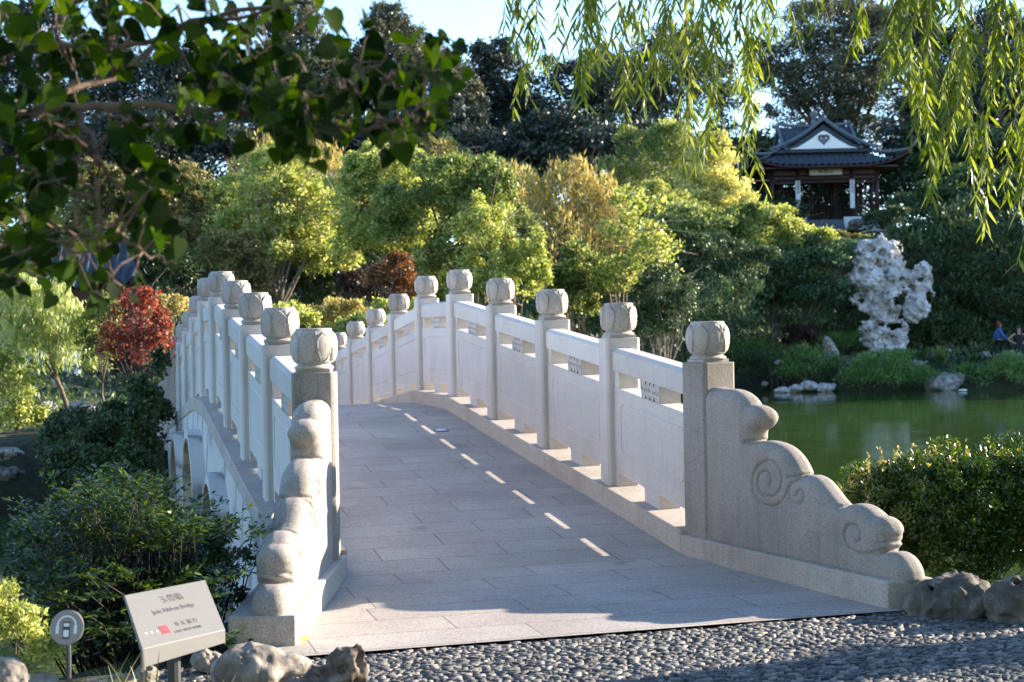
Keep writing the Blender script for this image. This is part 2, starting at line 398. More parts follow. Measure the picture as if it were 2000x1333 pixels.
# curbs along the span
for s in (-1, 1):
    mb = MB(); yy = [.04, 1, 2, 3, 4, 5, 6, 7, 8, 8.96]
    pr = lambda y: [(.64, base(y)), (.88, base(y)), (.88, base(y) - .085), (.84, base(y) - .13), (.64, base(y) - .13)]
    V = [(s * x * S, y * S, Z(z)) for y in yy for x, z in pr(y)]; n = 5
    F = [(i * n + j, i * n + (j + 1) % n, (i + 1) * n + (j + 1) % n, (i + 1) * n + j) for i in range(len(yy) - 1) for j in range(n)] + [tuple(range(n)), tuple(len(V) - n + j for j in range(n))]
    mb.add(V, F).obj('curb', M['curb'], bridge, bevel=.006, seg=1)

# posts with lotus finials
HP, PWX, PLY = .6434, .1606, .1173
def post_mesh(wx, ly):
    h = HP * S; x, y = wx * S / 2, ly * S / 2; c = .02
    mb = MB(); poly = [(-x + c, -y), (x - c, -y), (x - c, -y + c * .6), (x, -y + c * .6 + .004), (x, y - c), (x - c, y), (-x + c, y), (-x, y - c), (-x, -y + c)]
    poly = [(-x + c, -y), (x - c, -y), (x, -y + c), (x, y - c), (x - c, y), (-x + c, y), (-x, y - c), (-x, -y + c)]
    mb.prism(poly, -.06, h, lambda p, q, a: (p, q, a)); return mb.mesh('post', bevel=.006, seg=2)
def finial_mesh():
    nt_, nz = 144, 60; rmax = .081 * S; H = .122 * S
    V = []; CR_ = []
    for i in range(nz + 1):
        t = i / nz; z = H * t
        # barrel profile: foot .72, belly 1 at .55, top .80 with a rolled flat lid
        pr = .80 + .20 * math.sin(math.pi * min(1, max(0, t * 1.02))) ** .62
        if t < .16: pr = min(pr, .74 + .20 * (t / .16) ** .6)
        if t > .93: pr = .80 - .02 * (t - .93) / .07
        for j in range(nt_):
            th = 2 * math.pi * j / nt_; m8 = (th / (math.pi / 4)) % 1 - .5          # -.5..+.5 in a petal
            w = .47 * (math.sin(min(1, t / .62) * math.pi / 2) ** .5) if t < .62 else .47 * max(0, 1 - ((t - .62) / .28) ** 1.7)
            rel = 0
            if .05 < t < .93:
                dd = abs(m8) - w
                rel = .0 if dd < -.045 else 0
                rel += .038 * math.exp(-((dd + .02) / .032) ** 2)
                if dd > 0: rel -= .065
                if t > .60 and dd > .05:
                    dv = abs(m8) - .5; rel += .035 * math.exp(-(dv / .035) ** 2)
                CR_.append(.30 * math.exp(-((dd - .025) / .035) ** 2))
            else: CR_.append(0 if t < .93 else .12)
            rr = rmax * (pr + rel)
            V.append((rr * math.cos(th), rr * math.sin(th), z))
    F = [(i * nt_ + j, i * nt_ + (j + 1) % nt_, (i + 1) * nt_ + (j + 1) % nt_, (i + 1) * nt_ + j) for i in range(nz) for j in range(nt_)]
    b = len(V)
    for rr, z in ((.77, 1.012), (.66, 1.02), (.3, .99)):
        V += [(rmax * rr * math.cos(2 * math.pi * j / nt_), rmax * rr * math.sin(2 * math.pi * j / nt_), H * z) for j in range(nt_)]
    for i in range(nz, nz + 3): F += [(i * nt_ + j, i * nt_ + (j + 1) % nt_, (i + 1) * nt_ + (j + 1) % nt_, (i + 1) * nt_ + j) for j in range(nt_)]
    V.append((0, 0, H * .985)); c = len(V) - 1; i = nz + 3
    me = bpy.data.meshes.new('finial')
    F = [tuple(f) for f in F] + [(i * nt_ + j, i * nt_ + (j + 1) % nt_, c) for j in range(nt_)]
    me.from_pydata(V, [], F); me.update()
    for p in me.polygons: p.use_smooth = True
    CR_ += [.1] * (len(V) - len(CR_)); at = me.attributes.new('rnd', 'FLOAT', 'POINT'); at.data.foreach_set('value', np.array(CR_, dtype=np.float32))
    return me
collar_me = MB().box(-.061 * S, .061 * S, -.050 * S, .050 * S, 0, .012 * S).lathe([(.068 * S, .012 * S), (.070 * S, .017 * S), (.066 * S, .022 * S), (.058 * S, .026 * S), (.057 * S, .032 * S)], n=40).mesh('collar', bevel=.002, seg=1)
fin_me = finial_mesh(); pm = post_mesh(PWX, PLY); pmn = post_mesh(.150, .150)
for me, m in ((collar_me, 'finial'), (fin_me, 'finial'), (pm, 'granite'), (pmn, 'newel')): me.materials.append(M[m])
for k in range(10):
    for s in (-1, 1):
        end = k in (0, 9)
        rz = 0
        if end: rz = R_(14) * s * (-1 if k == 0 else 1) * -1
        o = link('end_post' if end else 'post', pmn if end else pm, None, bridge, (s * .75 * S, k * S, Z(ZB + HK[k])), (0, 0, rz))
        c = link('collar', collar_me, None, o, (0, 0, HP * S)); f = link('lotus_finial', fin_me, None, o, (0, 0, HP * S + .031 * S), (0, 0, R_(11 + 3 * k)))
# balustrade panels between posts
def panel_objs(k, s, cache={}):
    dz = HK[k + 1] - HK[k]; a0 = .075 if k == 0 else PLY / 2; a1 = .075 if k == 8 else PLY / 2
    key = (round(dz, 4), k == 0, k == 8)
    if key not in cache:
        sh = dz; fn = lambda y, z, x: (x * S, y * S, (z + sh * y) * S)
        y0, y1 = a0 - .012, 1 - a1 + .012; W = y1 - y0
        # slab with feet (one polygon) : heights above the curb
        f1, c0, c1 = .045, .415, .585
        def slab():
            mb = MB(); t = .047
            
            outer = [(y0, -.012), (y0 + f1, -.012), (y0 + f1, .046), (y0 + f1 + .010, .056), (c0 - .010, .056), (c0, .046), (c0, -.012), (c1, -.012), (c1, .046), (c1 + .010, .056), (y1 - f1 - .010, .056), (y1 - f1, .046), (y1 - f1, -.012), (y1, -.012), (y1, .432), (y0, .432)]
            mb.prism(outer, -t, t, fn); return mb.mesh('slab', bevel=.004, seg=1)
        def border():                       # raised rounded border line on both faces
            mb = MB(); ry, rz_ = (.14, .86), (.155, .375); rr = .045
            pts = []
            for cy, cz, a in ((ry[1] - rr, rz_[1] - rr, 0), (ry[0] + rr, rz_[1] - rr, 90), (ry[0] + rr, rz_[0] + rr, 180), (ry[1] - rr, rz_[0] + rr, 270)):
                pts += [(cy + rr * math.cos(R_(a + q)), cz + rr * math.sin(R_(a + q))) for q in (0, 30, 60, 90)]
            for x in (-.0465, .0465):
                pp = [Vector(fn(y, z, x)) for y, z in pts] ; pp.append(pp[0]); mb.tube(pp, .0075, 5, cap=False)
            return mb.mesh('border')
        def rail():
            mb = MB(); t = .053; sec = [(-t, .506), (t, .506), (t, .588), (t - .016, .603), (-t + .016, .603), (-t, .588)]
            mb.prism(sec, y0, y1, lambda p, q, a: fn(a, q, p)); return mb.mesh('rail', bevel=.003, seg=1)
        def lattice():                      # pierced block in the slot: fine diamond net on both faces
            mb = MB(); z0, z1 = .430, .510; q0, q1 = .405, .595
            for t0, t1 in ((-.048, .048),):
                def bar(ya, za, yb, zb_, h=.0062):
                    dy, dz_ = yb - ya, zb_ - za; L = math.hypot(dy, dz_); ny, nz_ = -dz_ / L * h, dy / L * h
                    mb.prism([(ya - ny, za - nz_), (yb - ny, zb_ - nz_), (yb + ny, zb_ + nz_), (ya + ny, za + nz_)], t0, t1, fn)
                m_ = (z0 + z1) / 2; w = (q1 - q0) / 4
                for i in range(4):
                    a = q0 + i * w; bar(a, m_, a + w / 2, z1); bar(a + w / 2, z1, a + w, m_); bar(a, m_, a + w / 2, z0); bar(a + w / 2, z0, a + w, m_)
                    bar(a + w / 2, z0 + .022, a + w / 2, z1 - .022, .006)
                bar(q0, z0, q0, z1, .006); bar(q1, z0, q1, z1, .006)
            return mb.mesh('lattice')
        def foot(e):
            return MB().prism([(e[0], .43), (e[1], .43), (e[1], .51), (e[0], .51)], -.044, .044, fn).mesh('slot_foot')
        ms = [slab(), border(), rail(), lattice(), foot((y0, y0 + .065)), foot((y1 - .065, y1))]
        for m_, q in zip(ms, ('granite',) * 6): m_.materials.append(M[q])
        cache[key] = ms
    ms = cache[key]; o = link('balustrade_panel', ms[0], None, bridge, (s * .75 * S, k * S, Z(ZB + HK[k])))
    link('panel_border', ms[1], None, o); link('handrail', ms[2], None, o); link('pierced_block', ms[3], None, o); link('slot_foot', ms[4], None, o); link('slot_foot', ms[5], None, o)
for k in range(9):
    for s in (-1, 1): panel_objs(k, s)

# scroll walls and their plinths
OUT = [(170, 345), (190, 334), (215, 329), (260, 338), (300, 339), (330, 352), (355, 375), (370, 402), (370, 402), (395, 405), (418, 417), (432, 438), (436, 462), (430, 487), (415, 505), (395, 513), (390, 530), (392, 548), (392, 548), (405, 556), (430, 551), (458, 554), (490, 564), (520, 583), (545, 612), (565, 645), (580, 680), (588, 693), (588, 693), (610, 690), (635, 697), (658, 712), (675, 732), (700, 765), (725, 797), (750, 818), (770, 820), (770, 820), (795, 812), (825, 813), (850, 825), (875, 845), (892, 862), (915, 865), (938, 882), (950, 905), (954, 935), (945, 955), (952, 970), (952, 970), (950, 990), (938, 1003), (938, 1003), (960, 1005), (985, 1015), (1008, 1035), (1025, 1065), (1036, 1095), (1038, 1113)]
def plane_xy(u, v, A, B):
    """hit of the sight line with the vertical plane through ground points A,B -> (distance along, z)"""
    D = CF + CR * (u - 1000) / FPX - CU * (v - 666.5) / FPX
    n = np.array([-(B[1] - A[1]), B[0] - A[0], 0]); t = np.dot(np.array([A[0], A[1], 0]) - CAM, n) / np.dot(D, n)
    q = CAM + D * t; e = np.array([B[0] - A[0], B[1] - A[1]]); e /= np.hypot(*e)
    return float(np.dot(q[:2] - np.array(A), e)), float(q[2])
RA, RB = np.array([.752, -.04]) * S, np.array([.925, -1.17]) * S
prof = [plane_xy(1300 + x / 2.1164, 600 + y / 2.1164, RA, RB) for x, y in OUT]
prof = [(p[0], p[1]) for p in prof]
PTZ = Z(ZB - .013)                          # top of plinth
L0 = prof[0][0]
def fillet_curve(name, pts, thick, bev, res=5, reso=1):
    cu = bpy.data.curves.new(name, 'CURVE'); cu.dimensions = '2D'; cu.fill_mode = 'BOTH'; sp = cu.splines.new('POLY'); sp.points.add(len(pts) - 1)
    for i, (x, y) in enumerate(pts): sp.points[i].co = (x, y, 0, 1)
    sp.use_cyclic_u = True; cu.extrude = thick / 2 - bev; cu.bevel_depth = bev; cu.bevel_resolution = res; cu.offset = -bev
    o = bpy.data.objects.new(name, cu); COL.objects.link(o)
    dg = bpy.context.evaluated_depsgraph_get(); me = bpy.data.meshes.new_from_object(o.evaluated_get(dg))
    bpy.data.objects.remove(o); return me
def smooth_poly(pts, it=2):
    for _ in range(it):
        q = [pts[0]]
        for a, b in zip(pts[:-1], pts[1:]):
            q += [(.75 * a[0] + .25 * b[0], .75 * a[1] + .25 * b[1]), (.25 * a[0] + .75 * b[0], .25 * a[1] + .75 * b[1])]
        q.append(pts[-1]); pts = q
    return pts
sp_top = smooth_poly([(p[0], p[1] - PTZ) for p in prof], 1)
WL = sp_top[-1][0]
poly2d = [(sp_top[0][0] - .08, -.13), (sp_top[0][0] - .08, sp_top[0][1] - .02)] + sp_top[1:] + [(WL + .006, .0), (WL - .05, -.13)]
def spiral(cx, cy, r0, r1, a0, turns):
    return [(cx + 1.28 * (r0 + (r1 - r0) * t) * math.cos(a0 + turns * 2 * math.pi * t), cy + (r0 + (r1 - r0) * t) * math.sin(a0 + turns * 2 * math.pi * t)) for t in np.linspace(0, 1, 60)]
for q_ in (): pass
def pq(x, y):
    nn = np.array([-(RB - RA)[1], (RB - RA)[0]]); nn = nn / np.hypot(*nn) * -.0925; a, b = plane_xy(1300 + x / 2.1164, 600 + y / 2.1164, RA + nn, RB + nn); return a, b - PTZ
c1 = pq(425, 730); c2 = pq(540, 785); c3 = pq(782, 940)
mm = .00213 * 4.2 * S / 2.9 * .5              # metres per zoomed pixel, roughly
px2m = abs(pq(425, 730)[1] - pq(425, 830)[1]) / 100
GRV = [smooth_poly([pq(x, y) for x, y in q], 2) for q in (
    [(425, 742), (437, 725), (433, 695), (415, 678), (395, 682), (380, 705), (378, 735), (392, 768), (418, 785), (445, 785), (465, 765), (478, 735), (480, 700), (470, 665), (445, 642), (415, 637), (385, 650), (365, 680), (357, 715), (358, 750), (368, 785), (390, 812), (425, 826), (455, 822), (480, 805), (498, 775), (510, 745), (530, 715), (560, 700)],
    [(540, 778), (545, 762), (558, 757), (568, 768), (570, 790), (560, 812), (542, 820), (520, 808), (508, 785), (505, 755)],
    [(785, 972), (800, 965), (806, 945), (800, 920), (785, 903), (765, 898), (745, 910), (736, 935), (740, 965), (755, 995), (785, 1016), (820, 1023), (860, 1018), (900, 1008), (935, 1003)])]
def seg_dist(X, Y, pts, closed):
    d = np.full(X.shape, 1e9); ins = np.zeros(X.shape, bool); n = len(pts)
    for i in range(n if closed else n - 1):
        (x0, y0), (x1, y1) = pts[i], pts[(i + 1) % n]; ex, ey = x1 - x0, y1 - y0; L2 = ex * ex + ey * ey
        if L2 < 1e-12: continue
        t = np.clip(((X - x0) * ex + (Y - y0) * ey) / L2, 0, 1); d = np.minimum(d, np.hypot(X - x0 - t * ex, Y - y0 - t * ey))
        if closed and abs(ey) > 1e-12: ins ^= ((y0 <= Y) != (y1 <= Y)) & (X < x0 + (Y - y0) * ex / ey)
    return d, ins
def scroll_mesh():
    h = .0075; T = .19; r = .082
    X = np.arange(min(p[0] for p in poly2d) - .02, max(p[0] for p in poly2d) + .03, h); Y = np.arange(-.15, max(p[1] for p in poly2d) + .03, h)
    XX, YY = np.meshgrid(X, Y, indexing='ij'); d, ins = seg_dist(XX, YY, poly2d, True); sd = np.where(ins, -d, d)
    # creases running in from the notches between the lobes
    notch = [(392, 548), (588, 693), (770, 820), (952, 970), (938, 1003)]; lines = []
    for (x, y), (dx, dy) in zip(notch, [(-22, 10), (-30, 8), (-22, 4), (-26, 3), (-20, 3)]):
        a_ = plane_xy(1300 + x / 2.1164, 600 + y / 2.1164, RA, RB); b_ = plane_xy(1300 + (x + dx) / 2.1164, 600 + (y + dy) / 2.1164, RA, RB); lines.append([(a_[0], a_[1] - PTZ), (b_[0], b_[1] - PTZ)])
    g = np.full(XX.shape, 1e9)
    for q in [list(map(tuple, q)) for q in GRV] + lines: g = np.minimum(g, seg_dist(XX, YY, q, False)[0])
    groove = np.exp(-(g / .0085) ** 2)
    zz = np.arange(-T / 2 - .02, T / 2 + .03, h)
    def fn(G):
        k = G.shape[2]; ii = np.minimum(np.arange(G.shape[0]), len(X) - 1); jj = np.minimum(np.arange(G.shape[1]), len(Y) - 1); s_ = np.repeat(sd[np.ix_(ii, jj)][..., None], k, 2); gr = np.repeat(groove[np.ix_(ii, jj)][..., None], k, 2)
        az = np.abs(G[..., 2]) - (T / 2 - r); a2 = s_ + r
        D = np.where((a2 > 0) & (az > 0), np.hypot(np.maximum(a2, 0), np.maximum(az, 0)), np.maximum(a2, az)) - r
        return D + .016 * gr
    me = nets('scroll', fn, (X[0], Y[0], zz[0]), (X[-1], Y[-1], zz[-1]), h)
    co = np.zeros(len(me.vertices) * 3, dtype=np.float32); me.vertices.foreach_get('co', co); co = co.reshape(-1, 3)
    i = np.clip(((co[:, 0] - X[0]) / h).round().astype(int), 0, len(X) - 1); j = np.clip(((co[:, 1] - Y[0]) / h).round().astype(int), 0, len(Y) - 1)
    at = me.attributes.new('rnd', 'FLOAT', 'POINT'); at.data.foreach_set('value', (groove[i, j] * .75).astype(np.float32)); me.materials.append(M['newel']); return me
scroll_me = scroll_mesh()
def wing(A, B, pin, pout, sx=1.0):
    """A->B centre line (metres), pin/pout = plinth quad corners"""
    e = Vector((B[0] - A[0], B[1] - A[1], 0)).normalized()
    X = e; Y = Vector((0, 0, 1)); Zv = X.cross(Y)
    mat = Matrix(((X.x * sx, Y.x, Zv.x, A[0]), (X.y * sx, Y.y, Zv.y, A[1]), (X.z * sx, Y.z, Zv.z, PTZ), (0, 0, 0, 1)))
    o = link('scroll_wall', scroll_me, None, bridge); o.matrix_world = mat
    mb = MB(); q = [pin[0], pin[1], pout[1], pout[0]]
    mb.prism(q, -.3, PTZ, lambda p, q_, a: (p, q_, a)); mb.obj('wing_plinth', M['curb'], bridge, bevel=.006, seg=1)
v2 = lambda x, y: (x * S, y * S)
wing(RA, RB, (v2(.64, .04), v2(.828, -1.172)), (v2(.88, .04), v2(.992, -1.185)))
LA, LB = (-.752 * S, -.04 * S), (-.752 * S - math.sin(R_(16)) * 1.10 * S, -.04 * S - math.cos(R_(16)) * 1.10 * S)
wing(LA, LB, (v2(-.64, .04), v2(-.965, -1.062)), (v2(-.88, .04), v2(-1.150, -1.018)), .90)
wing((.752 * S, 9.04 * S), (.93 * S, 10.17 * S), (v2(.64, 8.96), v2(.828, 10.172)), (v2(.88, 8.96), v2(.992, 10.185)))
wing((-.752 * S, 9.04 * S), (-1.06 * S, 10.1 * S), (v2(-.64, 8.96), v2(-.965, 10.062)), (v2(-.88, 8.96), v2(-1.150, 10.018)))
# recessed deck lights
M['steel'] = simple('brushed steel', (.55, .55, .55), .3, metal=1, var=.05, bmp=0)
M['glasslens'] = simple('frosted lens', (.5, .52, .52), .25, var=.05, bmp=0)
for (u, v) in ((690, 993), (1062, 978), (862, 843)):
    z = Z(ZB - .02); q = PZ(u, v, z)
    for _ in range(6): z = Z(deck_z(q[1] / S)); q = PZ(u, v, z)
    sl_ = (deck_z(q[1] / S + .1) - deck_z(q[1] / S - .1)) / .2
    rot = (math.atan(sl_), 0, 0); q = q + np.array([0, 0, .004])
    o = MB().lathe([(.068, .001), (.068, .006), (.048, .009), (.048, .004)], n=32).obj('deck_light', M['groove'], bridge, tuple(q), rot)
    MB().lathe([(.047, .001), (.047, .010), (.03, .013)], n=32).obj('light_lens', M['glasslens'], o)
# ------------------------------------------------------------------ pebble paving in front
def chips():
    rng = np.random.default_rng(5); pts = []
    nx_, ny_ = 128, 118; x0, x1, y0, y1 = -2.3, 4.2, -4.3, -2.075
    gxx = np.linspace(x0, x1, nx_); gyy = np.linspace(y0, y1, ny_)
    X_, Y_ = np.meshgrid(gxx, gyy); X_ = X_ + rng.uniform(-.016, .016, X_.shape) + (np.arange(ny_) % 2)[:, None] * .017; Y_ = Y_ + rng.uniform(-.008, .008, Y_.shape)
    c = np.stack([X_.ravel(), Y_.ravel()], 1); keep = c[:, 1] < -2.075 + .0; c = c[keep]; n = len(c)
    L = rng.uniform(.010, .032, n); W_ = rng.uniform(.0050, .0110, n); H = rng.uniform(-.004, .004, n); a = rng.normal(.05, .33, n); tl = rng.normal(0, .10, n)
    T = np.array([(-1, -1, 0), (1, -1, 0), (1, 1, 0), (-1, 1, 0), (-.9, -.7, 1), (.85, -.85, 1), (.8, .7, 1), (-.92, .8, 1)], float)
    V = np.zeros((n, 8, 3)); lx = T[None, :, 0] * L[:, None]; ly = T[None, :, 1] * W_[:, None]
    V[..., 0] = c[:, :1] + lx * np.cos(a)[:, None] - ly * np.sin(a)[:, None]; V[..., 1] = c[:, 1:] + lx * np.sin(a)[:, None] + ly * np.cos(a)[:, None]
    V[..., 2] = -.013 + T[None, :, 2] * (.011 + H[:, None]) + lx * tl[:, None] * T[None, :, 2] * .6
    F = np.array([(4, 5, 6, 7), (0, 1, 5, 4), (1, 2, 6, 5), (2, 3, 7, 6), (3, 0, 4, 7)])
    F = (np.arange(n) * 8)[:, None, None] + F[None]
    return mesh_np('chips', V.reshape(-1, 3), F.reshape(-1, 4), rnd=np.repeat(rng.random(n), 8))
def pebmat():
    m, n, l, p = newmat('split pebbles'); a = n.new('ShaderNodeAttribute'); a.attribute_name = 'rnd'
    r = ramp(n, [(0, (.05, .05, .056)), (.45, (.11, .108, .108)), (.8, (.18, .174, .168)), (1, (.29, .27, .24))]); l.new(a.outputs['Fac'], r.inputs[0])
    l.new(r.outputs[0], p.inputs['Base Color']); p.inputs['Roughness'].default_value = .7; p.inputs['Specular IOR Level'].default_value = .3; return m
def pebbed():
    m, n, l, p = newmat('pebble mortar bed'); g = coord(n); v = n.new('ShaderNodeTexVoronoi'); v.inputs['Scale'].default_value = 32
    mp = n.new('ShaderNodeMapping'); mp.inputs['Scale'].default_value = (.45, 1.2, 1); l.new(g, mp.inputs[0]); l.new(mp.outputs[0], v.inputs['Vector'])
    r = ramp(n, [(0, (.10, .10, .10)), (.5, (.07, .07, .07)), (.8, (.03, .03, .03))]); l.new(v.outputs['Distance'], r.inputs[0]); l.new(r.outputs[0], p.inputs['Base Color'])
    p.inputs['Roughness'].default_value = .8; bump(n, l, v.outputs['Distance'], -1, .02, p); return m
tag(MB().add([(-2.6, -2.06, -.012), (12, -2.06, -.012), (14, -14, -.012), (-2.9, -14, -.012)], [(3, 2, 1, 0)]).obj('path_bed', pebbed(), fix=False), kind='structure')
tag(link('pebble_paving', chips(), pebmat()), kind='structure')
# ------------------------------------------------------------------ vegetation
rngG = np.random.default_rng(11)
T_DIA = (np.array([(0, 0, 0), (.5, .42, .10), (0, 1, 0), (-.5, .42, .10)]), np.array([(0, 1, 2, 3)]))
T_LEAF = (np.array([(0, 0, 0), (.36, .22, .09), (.46, .5, .10), (.0, 1.0, -.06), (-.46, .5, .10), (-.36, .22, .09), (0, .5, -.02)]), np.array([(0, 1, 2, 6), (6, 2, 3, 3), (0, 6, 4, 5), (6, 3, 4, 4)]))
T_LANCE = (np.array([(0, 0, 0), (.5, .3, .12), (.38, .68, .06), (0, 1, -.1), (-.38, .68, .06), (-.5, .3, .12)]), np.array([(0, 1, 4, 5), (1, 2, 3, 4)]))
T_HEART = (np.array([(0, 0, 0), (.28, -.10, .04), (.50, .12, .10), (.47, .42, .11), (.25, .74, .05), (0, 1.0, -.06), (-.25, .74, .05), (-.47, .42, .11), (-.50, .12, .10), (-.28, -.10, .04), (0, .4, 0)]),
           np.array([(0, 1, 2, 10), (10, 2, 3, 4), (10, 4, 5, 6), (10, 6, 7, 8), (0, 10, 8, 9)]))
def leaves_np(Pn, A, N, L, W, tmpl):
    """leaves at Pn along A with normal ~N, length L, width W -> V, F"""
    T, F = tmpl; A = A / np.linalg.norm(A, axis=1, keepdims=True)
    X = np.cross(A, N); X /= np.maximum(1e-6, np.linalg.norm(X, axis=1, keepdims=True)); Nn = np.cross(X, A)
    L = np.broadcast_to(L, (len(Pn),)); W = np.broadcast_to(W, (len(Pn),))
    V = Pn[:, None, :] + A[:, None, :] * (T[None, :, 1:2] * L[:, None, None]) + X[:, None, :] * (T[None, :, 0:1] * W[:, None, None]) + Nn[:, None, :] * (T[None, :, 2:3] * W[:, None, None])
    k = len(T); Fa = (np.arange(len(Pn)) * k)[:, None, None] + F[None]
    return V.reshape(-1, 3), Fa.reshape(-1, F.shape[1])
def leaf_mesh(name, Pn, A, N, L, W, tmpl, rnd, smooth=False):
    if any(len(set(f)) < len(f) for f in tmpl[1].tolist()):
        fs = tmpl[1]; V, _ = leaves_np(Pn, A, N, L, W, (tmpl[0], fs[:1])); k = len(tmpl[0])
        me = bpy.data.meshes.new(name); tris = []
        for f in fs.tolist():
            g = list(dict.fromkeys(f)); tris.append((g[0], g[1], g[2]))
            if len(g) == 4: tris.append((g[0], g[2], g[3]))
        tmpl = (tmpl[0], np.array(tris))
    V, F = leaves_np(Pn, A, N, L, W, tmpl)
    return mesh_np(name, V, F, smooth=smooth, rnd=np.repeat(rnd, len(tmpl[0])))
def unit(v): return v / np.maximum(1e-9, np.linalg.norm(v, axis=1, keepdims=True))

def crown_pts(rng, blobs, dens, ls, clump, style):
    """blobs: (cx,cy,cz,rx,ry,rz) in metres. Returns leaf bases, axes, normals, clump random"""
    Ps, Ns, Cs = [], [], []
    for (cx, cy, cz, rx, ry, rz) in blobs:
        area = 4 * math.pi * ((rx * ry) ** 1.6 / 3 + (rx * rz) ** 1.6 / 3 + (ry * rz) ** 1.6 / 3) ** (1 / 1.6)
        cr = clump * (rx * ry * rz) ** (1 / 3)
        nc = max(6, int(area / (math.pi * cr * cr) * 1.5)); n_leaf = int(area * dens / (ls * ls * .5))
        d = unit(rng.normal(size=(nc, 3))); d[:, 2] = np.where(d[:, 2] < -.55, -d[:, 2], d[:, 2]); rad = rng.uniform(.30, 1.0, nc) ** .42
        rad *= 1 + .16 * rng.normal(size=nc)
        cc = np.array([cx, cy, cz]) + d * rad[:, None] * np.array([rx, ry, rz])
        crs = cr * rng.uniform(.55, 1.35, nc)
        per = rng.choice(nc, n_leaf, p=crs ** 2 / (crs ** 2).sum())
        o = unit(rng.normal(size=(n_leaf, 3))); o[:, 2] = np.where(rng.random(n_leaf) < .35, np.abs(o[:, 2]), o[:, 2])
        rr = rng.uniform(.15, 1, n_leaf) ** .45
        sq = np.array([1, 1, .72]) if style != 'plume' else np.array([.42, .42, 2.1])
        Ps.append(cc[per] + o * (rr * crs[per])[:, None] * sq); Ns.append(unit(o + .5 * d[per])); Cs.append(rng.random(nc)[per])
    return np.concatenate(Ps), np.concatenate(Ns), np.concatenate(Cs)

def crown_mesh(name, seed, blobs, ls, dens=1.6, clump=.28, style='round', tmpl=T_DIA, asp=.62):
    rng = np.random.default_rng(seed)
    Pn, Nn, C = crown_pts(rng, blobs, dens, ls, clump, style); n = len(Pn)
    if style == 'plume':
        A = unit(rng.normal(size=(n, 3)) * .42 + np.array([0, 0, 1.0]) + Nn * .25); N = unit(rng.normal(size=(n, 3)) + Nn)
    elif style == 'feather':        # upward arching sprays (bamboo)
        A = unit(rng.normal(size=(n, 3)) * .55 + np.array([0, 0, .9]) + Nn * .5); N = unit(rng.normal(size=(n, 3)) + Nn)
    elif style == 'weep':
        A = unit(rng.normal(size=(n, 3)) * .28 + np.array([0, 0, -1.0]) + Nn * np.array([.3, .3, 0])); N = unit(rng.normal(size=(n, 3)) + Nn)
    else:
        A = unit(rng.normal(size=(n, 3)) + Nn * .5); N = unit(Nn * .9 + rng.normal(size=(n, 3)) * .75 + np.array([.15, 0, .25]))
    L = ls * rng.uniform(.65, 1.35, n)
    return leaf_mesh(name, Pn, A, N, L, L * asp, tmpl, np.clip(.5 * rng.random(n) + .5 * C, 0, 1))

def limb_mesh(seed, base, blobs, r0, forks=5, lean=0.0, multi=1, sub=3):
    rng = random.Random(seed); mb = MB(); base = Vector(base)
    top = Vector((sum(b[0] for b in blobs) / len(blobs), sum(b[1] for b in blobs) / len(blobs), sum(b[2] for b in blobs) / len(blobs)))
    for q in range(multi):
        b0 = base + Vector((rng.uniform(-1, 1), rng.uniform(-1, 1), 0)) * (r0 * 2.5 if multi > 1 else 0)
        f0 = b0.lerp(top, .45) + Vector((rng.uniform(-1, 1), rng.uniform(-1, 1), 0)) * (top - base).length * .06
        rr = r0 / math.sqrt(multi)
        pts = [b0 + Vector((0, 0, -.15))] + [b0.lerp(f0, t) + Vector((rng.uniform(-1, 1), rng.uniform(-1, 1), 0)) * rr * 1.2 * math.sin(t * 3) for t in (.25, .5, .75, 1)]
        mb.tube(pts, [rr * 1.25, rr, rr * .88, rr * .8, rr * .7], 8)
        for k in range(forks):
            b = blobs[(k + q) % len(blobs)]; e = Vector(b[:3]) + Vector((rng.uniform(-1, 1) * b[3], rng.uniform(-1, 1) * b[4], rng.uniform(-.3, .9) * b[5])) * .75
            s0 = pts[rng.choice((-1, -1, -2))]; m1 = s0.lerp(e, .5) + Vector((rng.uniform(-1, 1), rng.uniform(-1, 1), rng.uniform(-.2, .8))) * (e - s0).length * .13
            mb.tube([s0, s0.lerp(m1, .5), m1, m1.lerp(e, .5), e], [rr * .5, rr * .42, rr * .33, rr * .2, rr * .05], 6)
            for j in range(sub):
                t = rng.uniform(.3, .9); s1 = m1.lerp(e, t); e1 = s1 + Vector((rng.uniform(-1, 1), rng.uniform(-1, 1), rng.uniform(-.3, 1))).normalized() * (e - s0).length * .4
                mb.tube([s1, s1.lerp(e1, .5) + Vector((0, 0, .05)), e1], [rr * .22, rr * .14, rr * .04], 5)
    return mb.mesh('trunk', smooth=True, fix=False)

